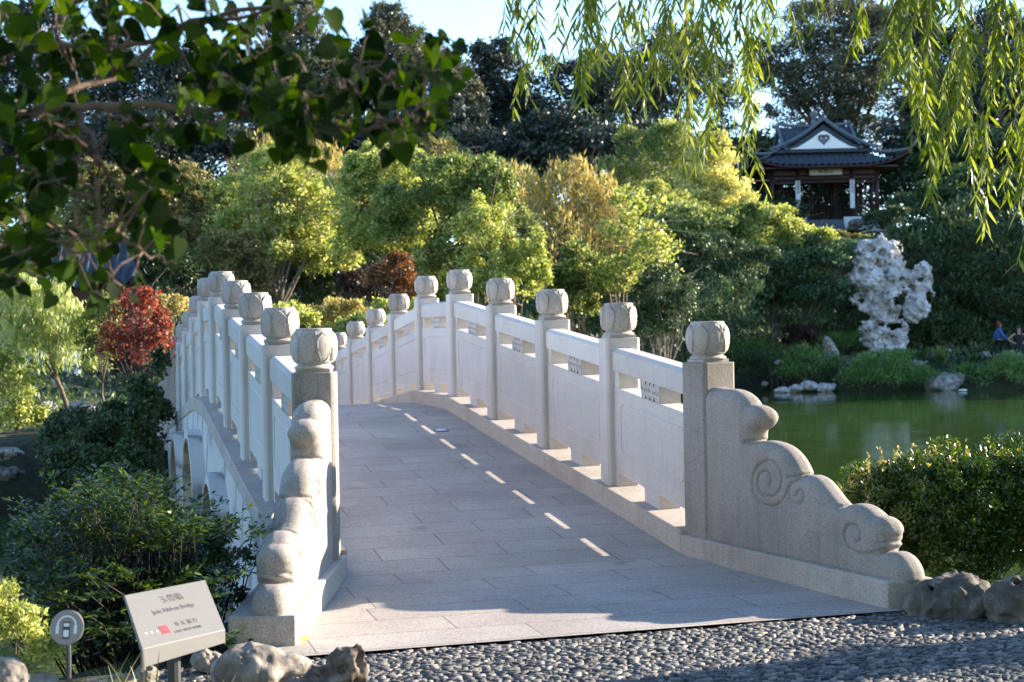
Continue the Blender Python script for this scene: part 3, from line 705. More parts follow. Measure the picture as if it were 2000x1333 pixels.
def plant(name, label, cat, d, blobs_px, mat, ls, seed, base_u=None, group=None, bark='bark', r0=None, depth=.8, parts=('crown', 'trunk'), forks=5, multi=1, dens=1.6, clump=.28, style='round', sub=3, jd=0, gz=None, tmpl=T_DIA, asp=.62, irr=True):
    """blobs_px: list of (u, v, ru, rv[, dd]) in photo pixels at distance d (metres)"""
    k = d / FPX; bl = []
    ls *= .72 if style not in ('feather', 'plume') else .85; dens *= 1.45
    for b in blobs_px:
        dd = b[4] if len(b) > 4 else 0; q = P(b[0], b[1], d + dd); kk = (d + dd) / FPX
        bl.append((q[0], q[1], q[2], b[2] * kk, b[2] * kk * depth, b[3] * kk))
        if irr and d > 15:
            rs_ = random.Random(seed * 31 + int(b[0]))
            for _ in range(3):
                an = rs_.uniform(-.35, math.pi + .35); f_ = rs_.uniform(.28, .5); rr_ = 1.02
                q2 = q + CR * math.cos(an) * b[2] * kk * rr_ + np.array([0, 0, math.sin(an) * b[3] * kk * rr_]) - CF * b[2] * kk * rs_.uniform(-.4, .5)
                bl.append((q2[0], q2[1], q2[2], b[2] * kk * f_, b[2] * kk * depth * f_, b[3] * kk * f_ * rs_.uniform(.9, 1.5)))
    cu = base_u if base_u is not None else sum(b[0] for b in blobs_px) / len(blobs_px)
    bx = P(cu, 660, d); z = ground_z(bx[0], bx[1]) if gz is None else gz
    root = empty(name, (bx[0], bx[1], z), 0, label, cat, group)
    off = np.array([bx[0], bx[1], z]); bl = [(b[0] - off[0], b[1] - off[1], b[2] - off[2], b[3], b[4], b[5]) for b in bl]
    link(parts[0], crown_mesh(parts[0], seed, bl, ls, dens, clump, style, tmpl, asp), M[mat], root)
    if parts[1]:
        H = max(b[2] for b in bl); link(parts[1], limb_mesh(seed, (0, 0, 0), bl, (r0 * .62 if r0 else max(.03, H * .017)), forks, multi=multi, sub=sub), M[bark], root)
    return root

M['l_oak'] = L3('oak leaves', (.010, .020, .018), (.028, .042, .030), (.085, .095, .055), trans=.12)  # dark tone carries the back row's shade in the leaf colour
M['l_oaklit'] = L3('olive oak leaves', (.030, .042, .026), (.080, .090, .048), (.19, .185, .10), trans=.2)  # paler copy of the oak leaves, sunlight put into the colour
M['l_lime'] = L3('lime leaves', (.045, .085, .018), (.29, .345, .085), (.74, .71, .31), trans=.45)
M['l_green'] = L3('mid green leaves', (.02, .048, .014), (.14, .195, .05), (.54, .55, .20), trans=.4)
M['l_yellow'] = L3('yellow leaves', (.18, .20, .05), (.46, .46, .14), (.78, .75, .38), trans=.45)
M['l_bamboo'] = L3('golden bamboo leaves', (.10, .10, .025), (.38, .33, .10), (.72, .62, .28), trans=.4)
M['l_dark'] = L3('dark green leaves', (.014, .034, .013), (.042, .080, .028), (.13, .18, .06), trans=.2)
M['l_blue'] = L3('blue green needles', (.024, .055, .028), (.066, .125, .055), (.17, .25, .10), trans=.2)
M['l_orange'] = L3('orange maple leaves', (.05, .035, .012), (.15, .075, .028), (.34, .18, .07), trans=.4)
M['l_rust'] = L3('rust maple leaves', (.018, .015, .010), (.045, .030, .018), (.09, .06, .035), trans=.35)
M['l_red'] = L3('red maple leaves', (.05, .045, .018), (.24, .065, .04), (.52, .26, .15), trans=.45)
M['l_olive'] = L3('olive brown leaves', (.04, .045, .015), (.16, .16, .05), (.40, .33, .14), trans=.35)
M['l_willow'] = L3('willow leaves', (.06, .10, .014), (.14, .19, .03), (.32, .36, .10), trans=.45)
M['l_paleleaf'] = L3('pale willow leaves', (.12, .17, .045), (.34, .40, .14), (.66, .68, .36), trans=.45)
M['l_fern'] = L3('fern leaves', (.035, .08, .02), (.11, .21, .055), (.30, .42, .14), trans=.35)
M['l_box'] = L3('box hedge leaves', (.014, .040, .007), (.040, .085, .012), (.10, .15, .02), trans=.25, rough=.3, spec=.5)
M['l_new'] = L3('fresh shoot leaves', (.12, .17, .03), (.26, .28, .07), (.36, .24, .12), trans=.4)
M['l_redbud'] = L3('heart shaped leaves', (.006, .016, .003), (.016, .040, .006), (.06, .11, .014), trans=.55, rough=.65, spec=.12)
M['l_nandina'] = L3('nandina leaves', (.010, .030, .007), (.028, .062, .012), (.10, .14, .025), trans=.3, rough=.35)

OAK = 'tall trees along the back of the garden'
# --- far row of tall oaks (each its own)
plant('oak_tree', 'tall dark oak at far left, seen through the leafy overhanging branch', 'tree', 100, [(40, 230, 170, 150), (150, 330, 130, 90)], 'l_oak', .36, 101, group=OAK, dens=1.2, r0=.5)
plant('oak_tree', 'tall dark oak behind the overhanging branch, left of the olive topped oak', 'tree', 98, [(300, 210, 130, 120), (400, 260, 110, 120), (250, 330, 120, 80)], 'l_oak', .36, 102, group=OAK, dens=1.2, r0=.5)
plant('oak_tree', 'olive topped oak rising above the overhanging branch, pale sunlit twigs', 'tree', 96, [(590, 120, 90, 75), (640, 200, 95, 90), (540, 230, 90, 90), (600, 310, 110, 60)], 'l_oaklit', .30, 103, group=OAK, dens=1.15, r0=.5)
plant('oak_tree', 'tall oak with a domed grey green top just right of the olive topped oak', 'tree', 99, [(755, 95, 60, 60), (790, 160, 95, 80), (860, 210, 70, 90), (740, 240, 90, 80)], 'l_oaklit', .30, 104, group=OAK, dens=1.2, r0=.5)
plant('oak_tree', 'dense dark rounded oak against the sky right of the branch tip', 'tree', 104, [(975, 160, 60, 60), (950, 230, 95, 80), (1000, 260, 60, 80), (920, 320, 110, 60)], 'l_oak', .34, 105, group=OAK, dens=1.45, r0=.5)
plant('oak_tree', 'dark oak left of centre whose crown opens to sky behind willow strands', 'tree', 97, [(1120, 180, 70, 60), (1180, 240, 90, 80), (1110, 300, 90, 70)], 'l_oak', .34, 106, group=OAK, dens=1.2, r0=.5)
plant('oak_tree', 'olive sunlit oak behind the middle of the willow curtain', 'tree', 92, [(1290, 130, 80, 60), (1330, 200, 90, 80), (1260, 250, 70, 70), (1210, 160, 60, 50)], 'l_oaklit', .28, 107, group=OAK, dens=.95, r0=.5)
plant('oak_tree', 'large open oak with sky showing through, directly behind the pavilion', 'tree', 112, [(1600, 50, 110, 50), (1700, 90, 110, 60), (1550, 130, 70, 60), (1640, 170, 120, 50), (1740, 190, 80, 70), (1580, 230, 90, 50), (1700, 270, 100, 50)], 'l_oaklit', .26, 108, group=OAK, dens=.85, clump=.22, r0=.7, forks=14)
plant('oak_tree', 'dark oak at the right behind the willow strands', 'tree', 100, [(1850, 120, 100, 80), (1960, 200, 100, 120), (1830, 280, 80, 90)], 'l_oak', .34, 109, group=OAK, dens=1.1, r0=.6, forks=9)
# --- dark understory row
DK = 'dark evergreen trees in shade behind the sunlit shrubs'
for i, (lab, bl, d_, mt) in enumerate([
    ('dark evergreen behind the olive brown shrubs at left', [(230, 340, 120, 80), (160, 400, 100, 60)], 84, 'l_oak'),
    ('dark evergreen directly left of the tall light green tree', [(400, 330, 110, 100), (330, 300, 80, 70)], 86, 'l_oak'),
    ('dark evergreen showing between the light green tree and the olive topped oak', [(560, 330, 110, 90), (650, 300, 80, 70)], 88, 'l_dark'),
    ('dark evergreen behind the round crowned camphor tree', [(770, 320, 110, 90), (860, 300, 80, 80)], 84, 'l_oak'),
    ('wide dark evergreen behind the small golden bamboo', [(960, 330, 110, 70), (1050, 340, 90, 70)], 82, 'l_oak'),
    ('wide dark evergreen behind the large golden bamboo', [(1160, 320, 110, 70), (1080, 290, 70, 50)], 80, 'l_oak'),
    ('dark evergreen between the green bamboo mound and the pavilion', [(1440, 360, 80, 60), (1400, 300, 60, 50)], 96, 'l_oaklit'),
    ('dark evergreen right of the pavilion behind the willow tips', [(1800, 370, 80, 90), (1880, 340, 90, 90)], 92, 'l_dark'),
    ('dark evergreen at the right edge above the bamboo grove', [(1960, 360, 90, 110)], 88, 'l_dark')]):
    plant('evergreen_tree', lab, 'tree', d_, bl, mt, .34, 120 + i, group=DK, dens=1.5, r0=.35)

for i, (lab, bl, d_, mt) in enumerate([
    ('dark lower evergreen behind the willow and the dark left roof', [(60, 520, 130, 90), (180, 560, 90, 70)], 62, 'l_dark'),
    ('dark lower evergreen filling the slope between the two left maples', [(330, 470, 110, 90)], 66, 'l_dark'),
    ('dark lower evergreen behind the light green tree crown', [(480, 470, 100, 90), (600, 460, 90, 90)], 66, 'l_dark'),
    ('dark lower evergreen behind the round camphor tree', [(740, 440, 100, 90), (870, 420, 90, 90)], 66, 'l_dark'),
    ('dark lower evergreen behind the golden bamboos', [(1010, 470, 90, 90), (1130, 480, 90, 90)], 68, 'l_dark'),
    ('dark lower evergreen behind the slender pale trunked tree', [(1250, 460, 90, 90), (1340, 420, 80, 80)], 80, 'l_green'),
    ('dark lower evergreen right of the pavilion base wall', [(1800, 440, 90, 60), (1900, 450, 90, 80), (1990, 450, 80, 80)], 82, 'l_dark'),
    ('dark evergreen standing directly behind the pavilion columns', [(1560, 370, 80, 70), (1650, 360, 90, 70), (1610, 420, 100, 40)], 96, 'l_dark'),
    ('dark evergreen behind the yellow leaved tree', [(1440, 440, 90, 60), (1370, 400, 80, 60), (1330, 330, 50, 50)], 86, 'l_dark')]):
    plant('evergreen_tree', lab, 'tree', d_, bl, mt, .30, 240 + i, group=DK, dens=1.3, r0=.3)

# --- sunlit middle row
plant('shrub_maple', 'olive brown maple at left with reddish sprigs above the dark shrubs', 'tree', 47, [(230, 400, 70, 60), (170, 450, 60, 60), (200, 370, 50, 35)], 'l_olive', .14, 140)
plant('shrub_maple', 'olive brown maple nearer the light green tree', 'tree', 48, [(340, 420, 85, 65), (420, 440, 70, 60), (370, 375, 45, 35)], 'l_olive', .14, 141)
plant('light_green_tree', 'tall light green tree with sunlit top and pale forked trunk', 'tree', 44, [(545, 360, 80, 55), (600, 420, 75, 60), (520, 440, 70, 55), (580, 490, 85, 45), (490, 510, 55, 35), (640, 520, 50, 30)], 'l_lime', .13, 142, base_u=540, bark='palebark', multi=2, forks=8, dens=1.2)
plant('yellow_bamboo', 'yellow green bamboo clump topping the light green tree on its left', 'bamboo', 50, [(505, 325, 38, 45), (480, 370, 30, 50)], 'l_bamboo', .22, 143, style='plume', clump=.30, asp=.22, multi=6, r0=.12, dens=1.1, parts=('foliage', 'culms'))
plant('yellow_bamboo', 'yellow green bamboo clump between the light green tree and the camphor tree', 'bamboo', 51, [(625, 335, 50, 45), (650, 390, 50, 60), (690, 420, 30, 60)], 'l_bamboo', .22, 144, style='plume', clump=.30, asp=.22, multi=6, r0=.12, dens=1.1, parts=('foliage', 'culms'))
plant('camphor_tree', 'round crowned bright green camphor tree in full sun left of the bridge crest', 'tree', 42, [(770, 345, 70, 55), (720, 400, 60, 50), (800, 410, 70, 60), (740, 470, 80, 55)], 'l_lime', .12, 145)
plant('camphor_tree', 'widest camphor tree behind the bridge crest, greener and spreading down to the right', 'tree', 40, [(880, 360, 75, 55), (840, 430, 80, 65), (930, 430, 75, 75), (900, 510, 90, 50), (990, 510, 60, 50)], 'l_green', .12, 146)
plant('camphor_tree', 'lime green small tree behind the third right hand post from the crest', 'tree', 36, [(950, 470, 45, 70), (1000, 560, 60, 50), (1045, 520, 22, 45), (940, 560, 50, 40)], 'l_lime', .10, 147)
plant('golden_bamboo', 'small golden bamboo clump behind the camphor tree shoulder', 'bamboo', 55, [(985, 385, 32, 45), (960, 400, 25, 50), (1010, 420, 30, 50)], 'l_bamboo', .26, 148, style='plume', clump=.30, asp=.2, multi=7, r0=.12, dens=1.1, parts=('foliage', 'culms'))
plant('golden_bamboo', 'large golden bamboo clump, feathery and sunlit, right of the camphor trees', 'bamboo', 52, [(1105, 385, 45, 55), (1150, 400, 48, 55), (1060, 420, 45, 65), (1120, 470, 90, 75), (1175, 450, 35, 60)], 'l_bamboo', .26, 149, style='plume', clump=.30, asp=.2, multi=9, r0=.14, dens=1.5, parts=('foliage', 'culms'))
plant('bamboo_mound', 'soft green bamboo mound left of the yellow leaved tree', 'bamboo', 74, [(1270, 320, 75, 55), (1320, 290, 50, 35), (1230, 360, 60, 40)], 'l_green', .22, 150, style='feather', asp=.3, multi=6, r0=.1, parts=('foliage', 'culms'))
plant('ginkgo_tree', 'bright yellow leaved tree left of the pavilion', 'tree', 68, [(1395, 330, 50, 50), (1380, 390, 62, 45), (1430, 390, 48, 40), (1400, 290, 28, 30)], 'l_yellow', .16, 151, dens=1.3)
plant('sparse_tree', 'slender young tree with pale trunk and large sunlit leaves right of the golden bamboo', 'tree', 45, [(1245, 405, 45, 30), (1230, 460, 50, 30), (1270, 520, 60, 30), (1215, 550, 45, 25), (1290, 480, 35, 22)], 'l_lime', .17, 152, base_u=1240, bark='palebark', dens=.55, r0=.09, forks=9)
FT = 'sunlit small trees filling the slope behind the bridge'
for i, (lab, bl, d_, mt) in enumerate([
    ('lime green tree low between the light green tree and the first camphor', [(660, 470, 55, 50), (640, 400, 40, 40)], 46, 'l_lime'),
    ('dull green tree between the two largest camphor crowns', [(820, 330, 45, 35), (850, 300, 35, 25)], 47, 'l_olive'),
    ('light green tree filling behind the small golden bamboo foot', [(1010, 470, 50, 50)], 50, 'l_green'),
    ('light green tree below the golden bamboo right edge', [(1215, 500, 40, 40), (1170, 540, 50, 35)], 53, 'l_lime'),
    ('green tree left of the light green tree crown', [(450, 410, 45, 45), (430, 470, 45, 40)], 46, 'l_green'),
    ('mid green tree between the bamboo mound and the light green shrub', [(1290, 400, 50, 30), (1340, 430, 40, 30)], 66, 'l_lime')]):
    plant('slope_tree', lab, 'tree', d_, bl, mt, .13, 260 + i, group=FT, dens=1.3)
SH = 'rounded garden shrubs on the slope below the pavilion'
for i, (lab, bl, d_, mt, st) in enumerate([
    ('mid green shrub below the bamboo mound', [(1180, 500, 50, 50), (1330, 430, 50, 35)], 62, 'l_green', 'round'),
    ('light green sunlit shrub under the yellow leaved tree', [(1390, 450, 90, 38), (1330, 480, 60, 38), (1450, 440, 50, 30)], 60, 'l_green', 'round'),
    ('light green sunlit shrub in front of the left columns of the pavilion', [(1500, 432, 48, 26), (1560, 468, 50, 22), (1480, 470, 60, 30)], 60, 'l_lime', 'round'),
    ('dark green shrub left of the slender pale trunked tree roots', [(1150, 560, 70, 50), (1110, 590, 50, 45)], 46, 'l_green', 'round'),
    ('dark green shrub behind the second right hand post', [(1260, 590, 70, 50), (1190, 620, 60, 50)], 50, 'l_dark', 'round'),
    ('dark shrub mass below the light green sunlit shrubs', [(1400, 520, 95, 45), (1330, 540, 60, 40)], 57, 'l_dark', 'round'),
    ('dull green feathery shrub behind the nearest right hand post', [(1400, 600, 80, 60), (1340, 640, 60, 50)], 56, 'l_blue', 'feather'),
    ('blue green pine shrub with layered boughs left of the white rock', [(1540, 520, 80, 35), (1600, 500, 60, 35), (1500, 570, 70, 35), (1590, 570, 70, 40)], 60, 'l_blue', 'round'),
    ('dark blue green shrub behind the rust coloured maple', [(1480, 630, 70, 45), (1560, 620, 70, 40)], 61, 'l_blue', 'feather'),
    ('yellow green shrub at the foot of the pavilion steps', [(1600, 468, 40, 16), (1680, 476, 45, 12)], 70, 'l_olive', 'round'),
    ('sprawling low shrub above the dark blue green shrubs', [(1640, 490, 45, 18), (1705, 484, 40, 14)], 68, 'l_green', 'round')]):
    plant('garden_shrub', lab, 'shrub', d_, bl, mt, .15 if st == 'round' else .22, 160 + i, group=SH, style=st, asp=.62 if st == 'round' else .25, dens=1.5, forks=4, multi=3, r0=.08, parts=('foliage', 'stems'))
plant('crepe_myrtle', 'dark crepe myrtle with pale bare fanned stems behind the second right hand post', 'tree', 44, [(1290, 570, 45, 40), (1310, 620, 50, 40), (1270, 640, 40, 30)], 'l_dark', .10, 175, dens=.9, multi=5, bark='palebark', r0=.09)
plant('maple_tree', 'orange maple in sun behind the far left half of the right balustrade', 'tree', 33, [(775, 535, 38, 28), (790, 570, 30, 25), (740, 550, 25, 18)], 'l_orange', .08, 176, multi=2, r0=.07, clump=.22, dens=1.3)
plant('maple_tree', 'dark rust maple left of the orange maple', 'tree', 34, [(705, 575, 45, 28), (760, 590, 45, 24), (690, 545, 22, 14)], 'l_rust', .08, 177, multi=2, r0=.07, clump=.22, dens=1.2)
plant('maple_tree', 'small rust brown maple on the far bank left of the standing rock', 'tree', 58, [(1560, 662, 26, 18), (1580, 650, 24, 12), (1545, 645, 14, 10)], 'l_rust', .12, 178, multi=3, r0=.06)
US = 'shrubs in the shade under the light green tree'
for i, (lab, bl, d_, mt) in enumerate([
    ('yellow green shrub with sunlit edge left of the pale trunks', [(470, 560, 45, 50), (440, 500, 60, 40)], 40, 'l_olive'),
    ('dark shrub behind the pale trunks of the light green tree', [(560, 560, 70, 45), (620, 540, 60, 45)], 47, 'l_dark'),
    ('dark shrub between the pale trunks and the rust maple', [(650, 580, 60, 45), (690, 500, 60, 40)], 46, 'l_dark'),
    ('dark shrub under the round camphor tree', [(830, 540, 70, 50), (860, 600, 70, 40)], 43, 'l_green'),
    ('dark twiggy shrub left of the left hand posts', [(340, 540, 80, 40), (260, 520, 70, 45)], 42, 'l_dark'),
    ('olive shrub under the two olive brown maples', [(270, 480, 90, 45), (400, 500, 70, 40)], 44, 'l_olive')]):
    plant('garden_shrub', lab, 'shrub', d_, bl, mt, .13, 180 + i, group=US, dens=1.4, forks=4, multi=3, r0=.06, parts=('foliage', 'stems'))
HB = 'sunlit shrubs just beyond the far end of the bridge'
for i, (lab, bl, d_, mt) in enumerate([
    ('yellow green shrub beyond the bridge behind the second left hand post', [(560, 622, 45, 28)], 27.5, 'l_lime'),
    ('yellow tipped shrub beyond the bridge right of the nearest left hand post', [(650, 620, 50, 25), (690, 612, 30, 18)], 28.5, 'l_bamboo'),
    ('green shrub beyond the bridge at the foot of the right balustrade', [(760, 625, 50, 28), (800, 615, 30, 24)], 29.5, 'l_lime'),
    ('green low shrub beyond the bridge under the dark rust maple', [(700, 645, 60, 20)], 26.5, 'l_green'),
    ('yellow orange shrub between the red maple and the left hand posts', [(345, 610, 42, 28), (330, 590, 20, 12)], 27.0, 'l_bamboo')]):
    plant('sunlit_shrub', lab, 'shrub', d_, bl, mt, .075, 190 + i, group=HB, dens=1.5, forks=4, multi=3, r0=.03, parts=('foliage', 'stems'))
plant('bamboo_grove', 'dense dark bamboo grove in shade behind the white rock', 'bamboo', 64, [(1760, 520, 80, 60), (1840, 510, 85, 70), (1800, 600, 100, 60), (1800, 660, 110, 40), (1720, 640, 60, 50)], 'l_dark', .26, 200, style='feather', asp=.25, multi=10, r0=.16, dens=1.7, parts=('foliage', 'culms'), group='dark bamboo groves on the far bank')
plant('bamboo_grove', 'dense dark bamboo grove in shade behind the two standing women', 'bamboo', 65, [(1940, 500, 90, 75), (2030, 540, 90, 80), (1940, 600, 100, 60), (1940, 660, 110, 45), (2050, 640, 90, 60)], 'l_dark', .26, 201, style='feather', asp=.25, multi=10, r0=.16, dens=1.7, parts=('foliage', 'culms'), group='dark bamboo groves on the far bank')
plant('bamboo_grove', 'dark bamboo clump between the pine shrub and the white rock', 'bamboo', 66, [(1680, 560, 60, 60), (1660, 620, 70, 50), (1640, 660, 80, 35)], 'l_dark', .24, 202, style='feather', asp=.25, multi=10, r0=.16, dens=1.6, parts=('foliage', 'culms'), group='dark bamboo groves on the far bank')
plant('pine_tree', 'small dark cloud pruned pine beside the white base wall of the pavilion', 'tree', 76, [(1740, 432, 28, 7), (1725, 420, 18, 6), (1752, 412, 22, 6)], 'l_dark', .12, 203, base_u=1738, r0=.09)
# --- low plants on the far bank
FB = 'low mounding plants along the far shore'
for i, (lab, bl, d_, mt) in enumerate([
    ('trailing fern mound left of the flat white rocks', [(1500, 715, 55, 25), (1460, 730, 40, 20)], 57.5, 'l_dark'),
    ('trailing fern mound above the flat white rocks', [(1580, 715, 60, 28), (1560, 735, 40, 16)], 57, 'l_fern'),
    ('largest bright grassy mound at the waterline below the white rock', [(1735, 735, 75, 30), (1700, 745, 55, 18), (1780, 745, 40, 18)], 55.5, 'l_fern'),
    ('low bushy mound in front of the seated person', [(1860, 708, 45, 20)], 57.5, 'l_green'),
    ('bright grassy mound at the right edge of the water', [(1960, 735, 70, 26), (2020, 725, 60, 30)], 55.5, 'l_fern'),
    ('clipped low hedge strip behind the fern mounds left of the rust maple', [(1480, 685, 60, 14), (1420, 690, 50, 14)], 60.5, 'l_fern'),
    ('clipped low hedge strip right of the standing rock', [(1660, 672, 50, 14), (1620, 676, 30, 12)], 61, 'l_fern'),
    ('small grassy mound at the foot of the white rock', [(1745, 700, 40, 12)], 57.5, 'l_fern')]):
    plant('fern_mound', lab, 'plant', d_, bl, mt, .20, 210 + i, group=FB, style='feather', asp=.18, dens=1.6, parts=('foliage', None), clump=.3)

# --- left bank
plant('willow_tree', 'young pale green weeping willow on the left bank', 'tree', 25, [(40, 610, 60, 50), (110, 620, 55, 55), (60, 690, 70, 50), (150, 680, 40, 55), (20, 570, 40, 30)], 'l_paleleaf', .17, 220, base_u=140, style='weep', asp=.17, dens=2.6, clump=.35, r0=.07)
plant('garden_shrub', 'green leafy shrub at the left edge below the willow', 'shrub', 24, [(20, 760, 50, 60), (40, 820, 40, 30)], 'l_lime', .08, 221, dens=1.2, multi=3, r0=.03, parts=('foliage', 'stems'))
plant('small_tree', 'small green tree between the willow and the red maple', 'tree', 24.5, [(200, 640, 30, 45), (185, 700, 32, 45), (215, 600, 18, 20)], 'l_green', .08, 222, base_u=205, dens=1.1, r0=.04)
plant('maple_tree', 'crimson red maple in sun left of the bridge', 'tree', 23, [(285, 620, 42, 38), (262, 675, 48, 44), (300, 690, 36, 50), (248, 610, 26, 26), (310, 650, 24, 30)], 'l_red', .09, 223, base_u=285, multi=3, r0=.05, dens=.62, clump=.3, tmpl=T_DIA)
for i, (lab, bl, d_, mt) in enumerate([
    ('dark sprawling shrub on the left bank below the red maple', [(220, 840, 100, 45), (150, 870, 70, 40), (280, 800, 50, 30)], 20.5, 'l_dark'),
    ('dark shrub against the left wall of the bridge', [(285, 790, 28, 36), (275, 870, 35, 50), (310, 720, 15, 26)], 19.5, 'l_dark'),
    ('dark shrub overhanging the water beside the left arches', [(170, 930, 85, 42), (240, 930, 50, 45)], 18.5, 'l_dark')]):
    plant('bank_shrub', lab, 'shrub', d_, bl, mt, .085, 230 + i, group='dark shrubs shading the left bank', dens=1.6, multi=3, r0=.03, parts=('foliage', 'stems'))

# ground cover over the north slopes, nobody could count it
def ground_cover():
    rng = np.random.default_rng(77); n = 170000; t = rng.random(n)
    dd = 24 + 75 * t; uu = rng.uniform(-250, 2250, n); Pn = CAM[None] + dd[:, None] * (CF[None] + CR[None] * ((uu - 1000) / FPX)[:, None]); x, y = Pn[:, 0], Pn[:, 1]
    keep = (sdist(x, y) > .15) & (y > 13.2); x, y, dd = x[keep], y[keep], dd[keep]; z = hgt(x, y); n = len(x); k = dd / 60
    o = rng.normal(size=(n, 3)); A = unit(np.stack([o[:, 0] * .7, o[:, 1] * .7, np.abs(o[:, 2]) * .7 + .35], 1)); L = .24 * k * rng.uniform(.5, 1.4, n)
    Pn = np.stack([x, y, z + rng.random(n) ** 2 * .45 * np.minimum(1, k)], 1)
    patch = np.clip(.5 + .9 * np.sin(x * .35) * np.sin(y * .28 + x * .1) + .25 * rng.normal(size=n), 0, 1)
    tag(link('ground_cover', leaf_mesh('gc', Pn, A, rng.normal(size=(n, 3)), L, L * .45, T_DIA, patch), M['l_dark']), kind='stuff')
ground_cover()
# ------------------------------------------------------------------ rocks (surface nets of noisy solids)
def vnoise(Pn, scale, seed):
    rs = np.random.RandomState(seed); G = rs.rand(32, 32, 32); q = Pn * scale + 100.5
    i = np.floor(q).astype(int); f = q - i; f = f * f * (3 - 2 * f); out = 0
    for dx in (0, 1):
        for dy in (0, 1):
            for dz in (0, 1):
                w = (f[..., 0] if dx else 1 - f[..., 0]) * (f[..., 1] if dy else 1 - f[..., 1]) * (f[..., 2] if dz else 1 - f[..., 2])
                out = out + w * G[(i[..., 0] + dx) % 32, (i[..., 1] + dy) % 32, (i[..., 2] + dz) % 32]
    return out - .5
def fbm(Pn, scale, seed, o=4):
    return sum(vnoise(Pn, scale * 2 ** k, seed + k) * .5 ** k for k in range(o))
def rockmat(name, a, b, c, sc=2.0, bm=.5):
    m, n, l, p = newmat(name); g = coord(n); t = noise_n(n, l, sc, 8, .7, g, .6); r = ramp(n, [(.3, a), (.5, b), (.68, c)]); l.new(t.outputs[0], r.inputs[0])
    l.new(r.outputs[0], p.inputs['Base Color']); p.inputs['Roughness'].default_value = .85; p.inputs['Specular IOR Level'].default_value = .2
    t2 = noise_n(n, l, sc * 6, 6, .7, g); bump(n, l, t2.outputs[0], bm, .05 / sc, p); return m
M['taihu'] = rockmat('white limestone', (.16, .11, .08), (.52, .48, .455), (.80, .765, .75), 2.6, .8)
M['rockpale'] = rockmat('pale garden rock', (.09, .075, .06), (.27, .24, .205), (.52, .48, .43), 6, .9)
M['rockgrey'] = rockmat('grey weathered rock', (.03, .027, .024), (.10, .09, .08), (.24, .22, .20), 6)
M['rockbrown'] = rockmat('brown pitted rock', (.035, .025, .02), (.13, .10, .08), (.34, .28, .23), 9)
def rock(name, label, d, blobs_px, mat, seed, depth=.8, h=None, amp=.16, group=None, cat='rock', pits=0, sink=0, ns=1.0):
    k = d / FPX; c = P(sum(b[0] for b in blobs_px) / len(blobs_px), sum(b[1] for b in blobs_px) / len(blobs_px), d)
    bl = []
    for b in blobs_px:
        q = P(b[0], b[1], d) - c; e = b[4] if len(b) > 4 else 0
        q = q + np.array([CF[0], CF[1], 0]) * e; bl.append((q, b[2] * k, b[3] * k))
    R = max(max(b[1], b[2]) for b in bl); lo = np.min([b[0] - np.array([b[1], b[1], b[2]]) * 1.45 for b in bl], 0); hi = np.max([b[0] + np.array([b[1], b[1], b[2]]) * 1.45 for b in bl], 0)
    size = float(np.max(hi - lo)); h = h or size / 52
    rs = np.random.RandomState(seed); pp = []
    for _ in range(pits):
        b = bl[rs.randint(len(bl))]; v = rs.normal(size=3); v /= np.linalg.norm(v); v[1] = -abs(v[1]) * .9
        pp.append((b[0] + v * np.array([b[1], b[1] * depth, b[2]]) * .95, rs.uniform(.06, .33) * min(b[1], b[2]) + h * .8))
    az = math.atan2(CF[0], CF[1]); ca, sa = math.cos(az), math.sin(az)
    def fn(G):
        D = np.full(G.shape[:-1], 1e9)
        for q, rx, rz in bl:
            e = G - q; x = e[..., 0] * ca - e[..., 1] * sa; y = (e[..., 0] * sa + e[..., 1] * ca) / depth
            rr = np.sqrt((x / rx) ** 2 + (y / rx) ** 2 + (e[..., 2] / rz) ** 2); dd = (rr - 1) * min(rx, rz)
            kk = .22 * min(rx, rz); hh = np.clip(.5 + .5 * (D - dd) / kk, 0, 1); D = D * (1 - hh) + dd * hh - kk * hh * (1 - hh)
        s_ = ns / R; n1 = fbm(G, 1.1 * s_, seed, 4); n2 = np.abs(fbm(G, 2.6 * s_, seed + 9, 3))
        D = D + amp * R * (n1 * 1.6 + (n2 - .12) * 1.3)
        for q, r in pp:
            dd = r - np.linalg.norm(G - q, axis=-1); D = np.maximum(D, dd)
        return D
    me = nets(name, fn, lo, hi, h)
    return tag(link(name, me, M[mat], None, tuple(c)), label, cat, group)
TH = [(u_, v_, a_ * 1.1, b_ * 1.08) for u_, v_, a_, b_ in [(1690, 512, 24, 34), (1722, 492, 26, 24), (1742, 515, 26, 30), (1705, 545, 32, 34), (1738, 560, 32, 36), (1678, 555, 16, 30), (1672, 582, 14, 14), (1770, 545, 24, 22), (1796, 532, 18, 15), (1812, 556, 16, 18),
      (1786, 575, 24, 24), (1788, 602, 20, 20), (1722, 592, 30, 22), (1700, 594, 11, 9), (1722, 618, 24, 20), (1706, 636, 22, 16), (1694, 628, 12, 8), (1716, 655, 24, 20), (1758, 655, 14, 18), (1722, 682, 30, 24), (1745, 690, 22, 20), (1712, 708, 26, 18)]]
rock('scholar_rock', 'towering white pitted limestone scholar rock standing on the far bank', 60, TH, 'taihu', 3, depth=.62, h=.042, amp=.36, pits=190, ns=1.7)
WR = 'white rocks along the far waterline'
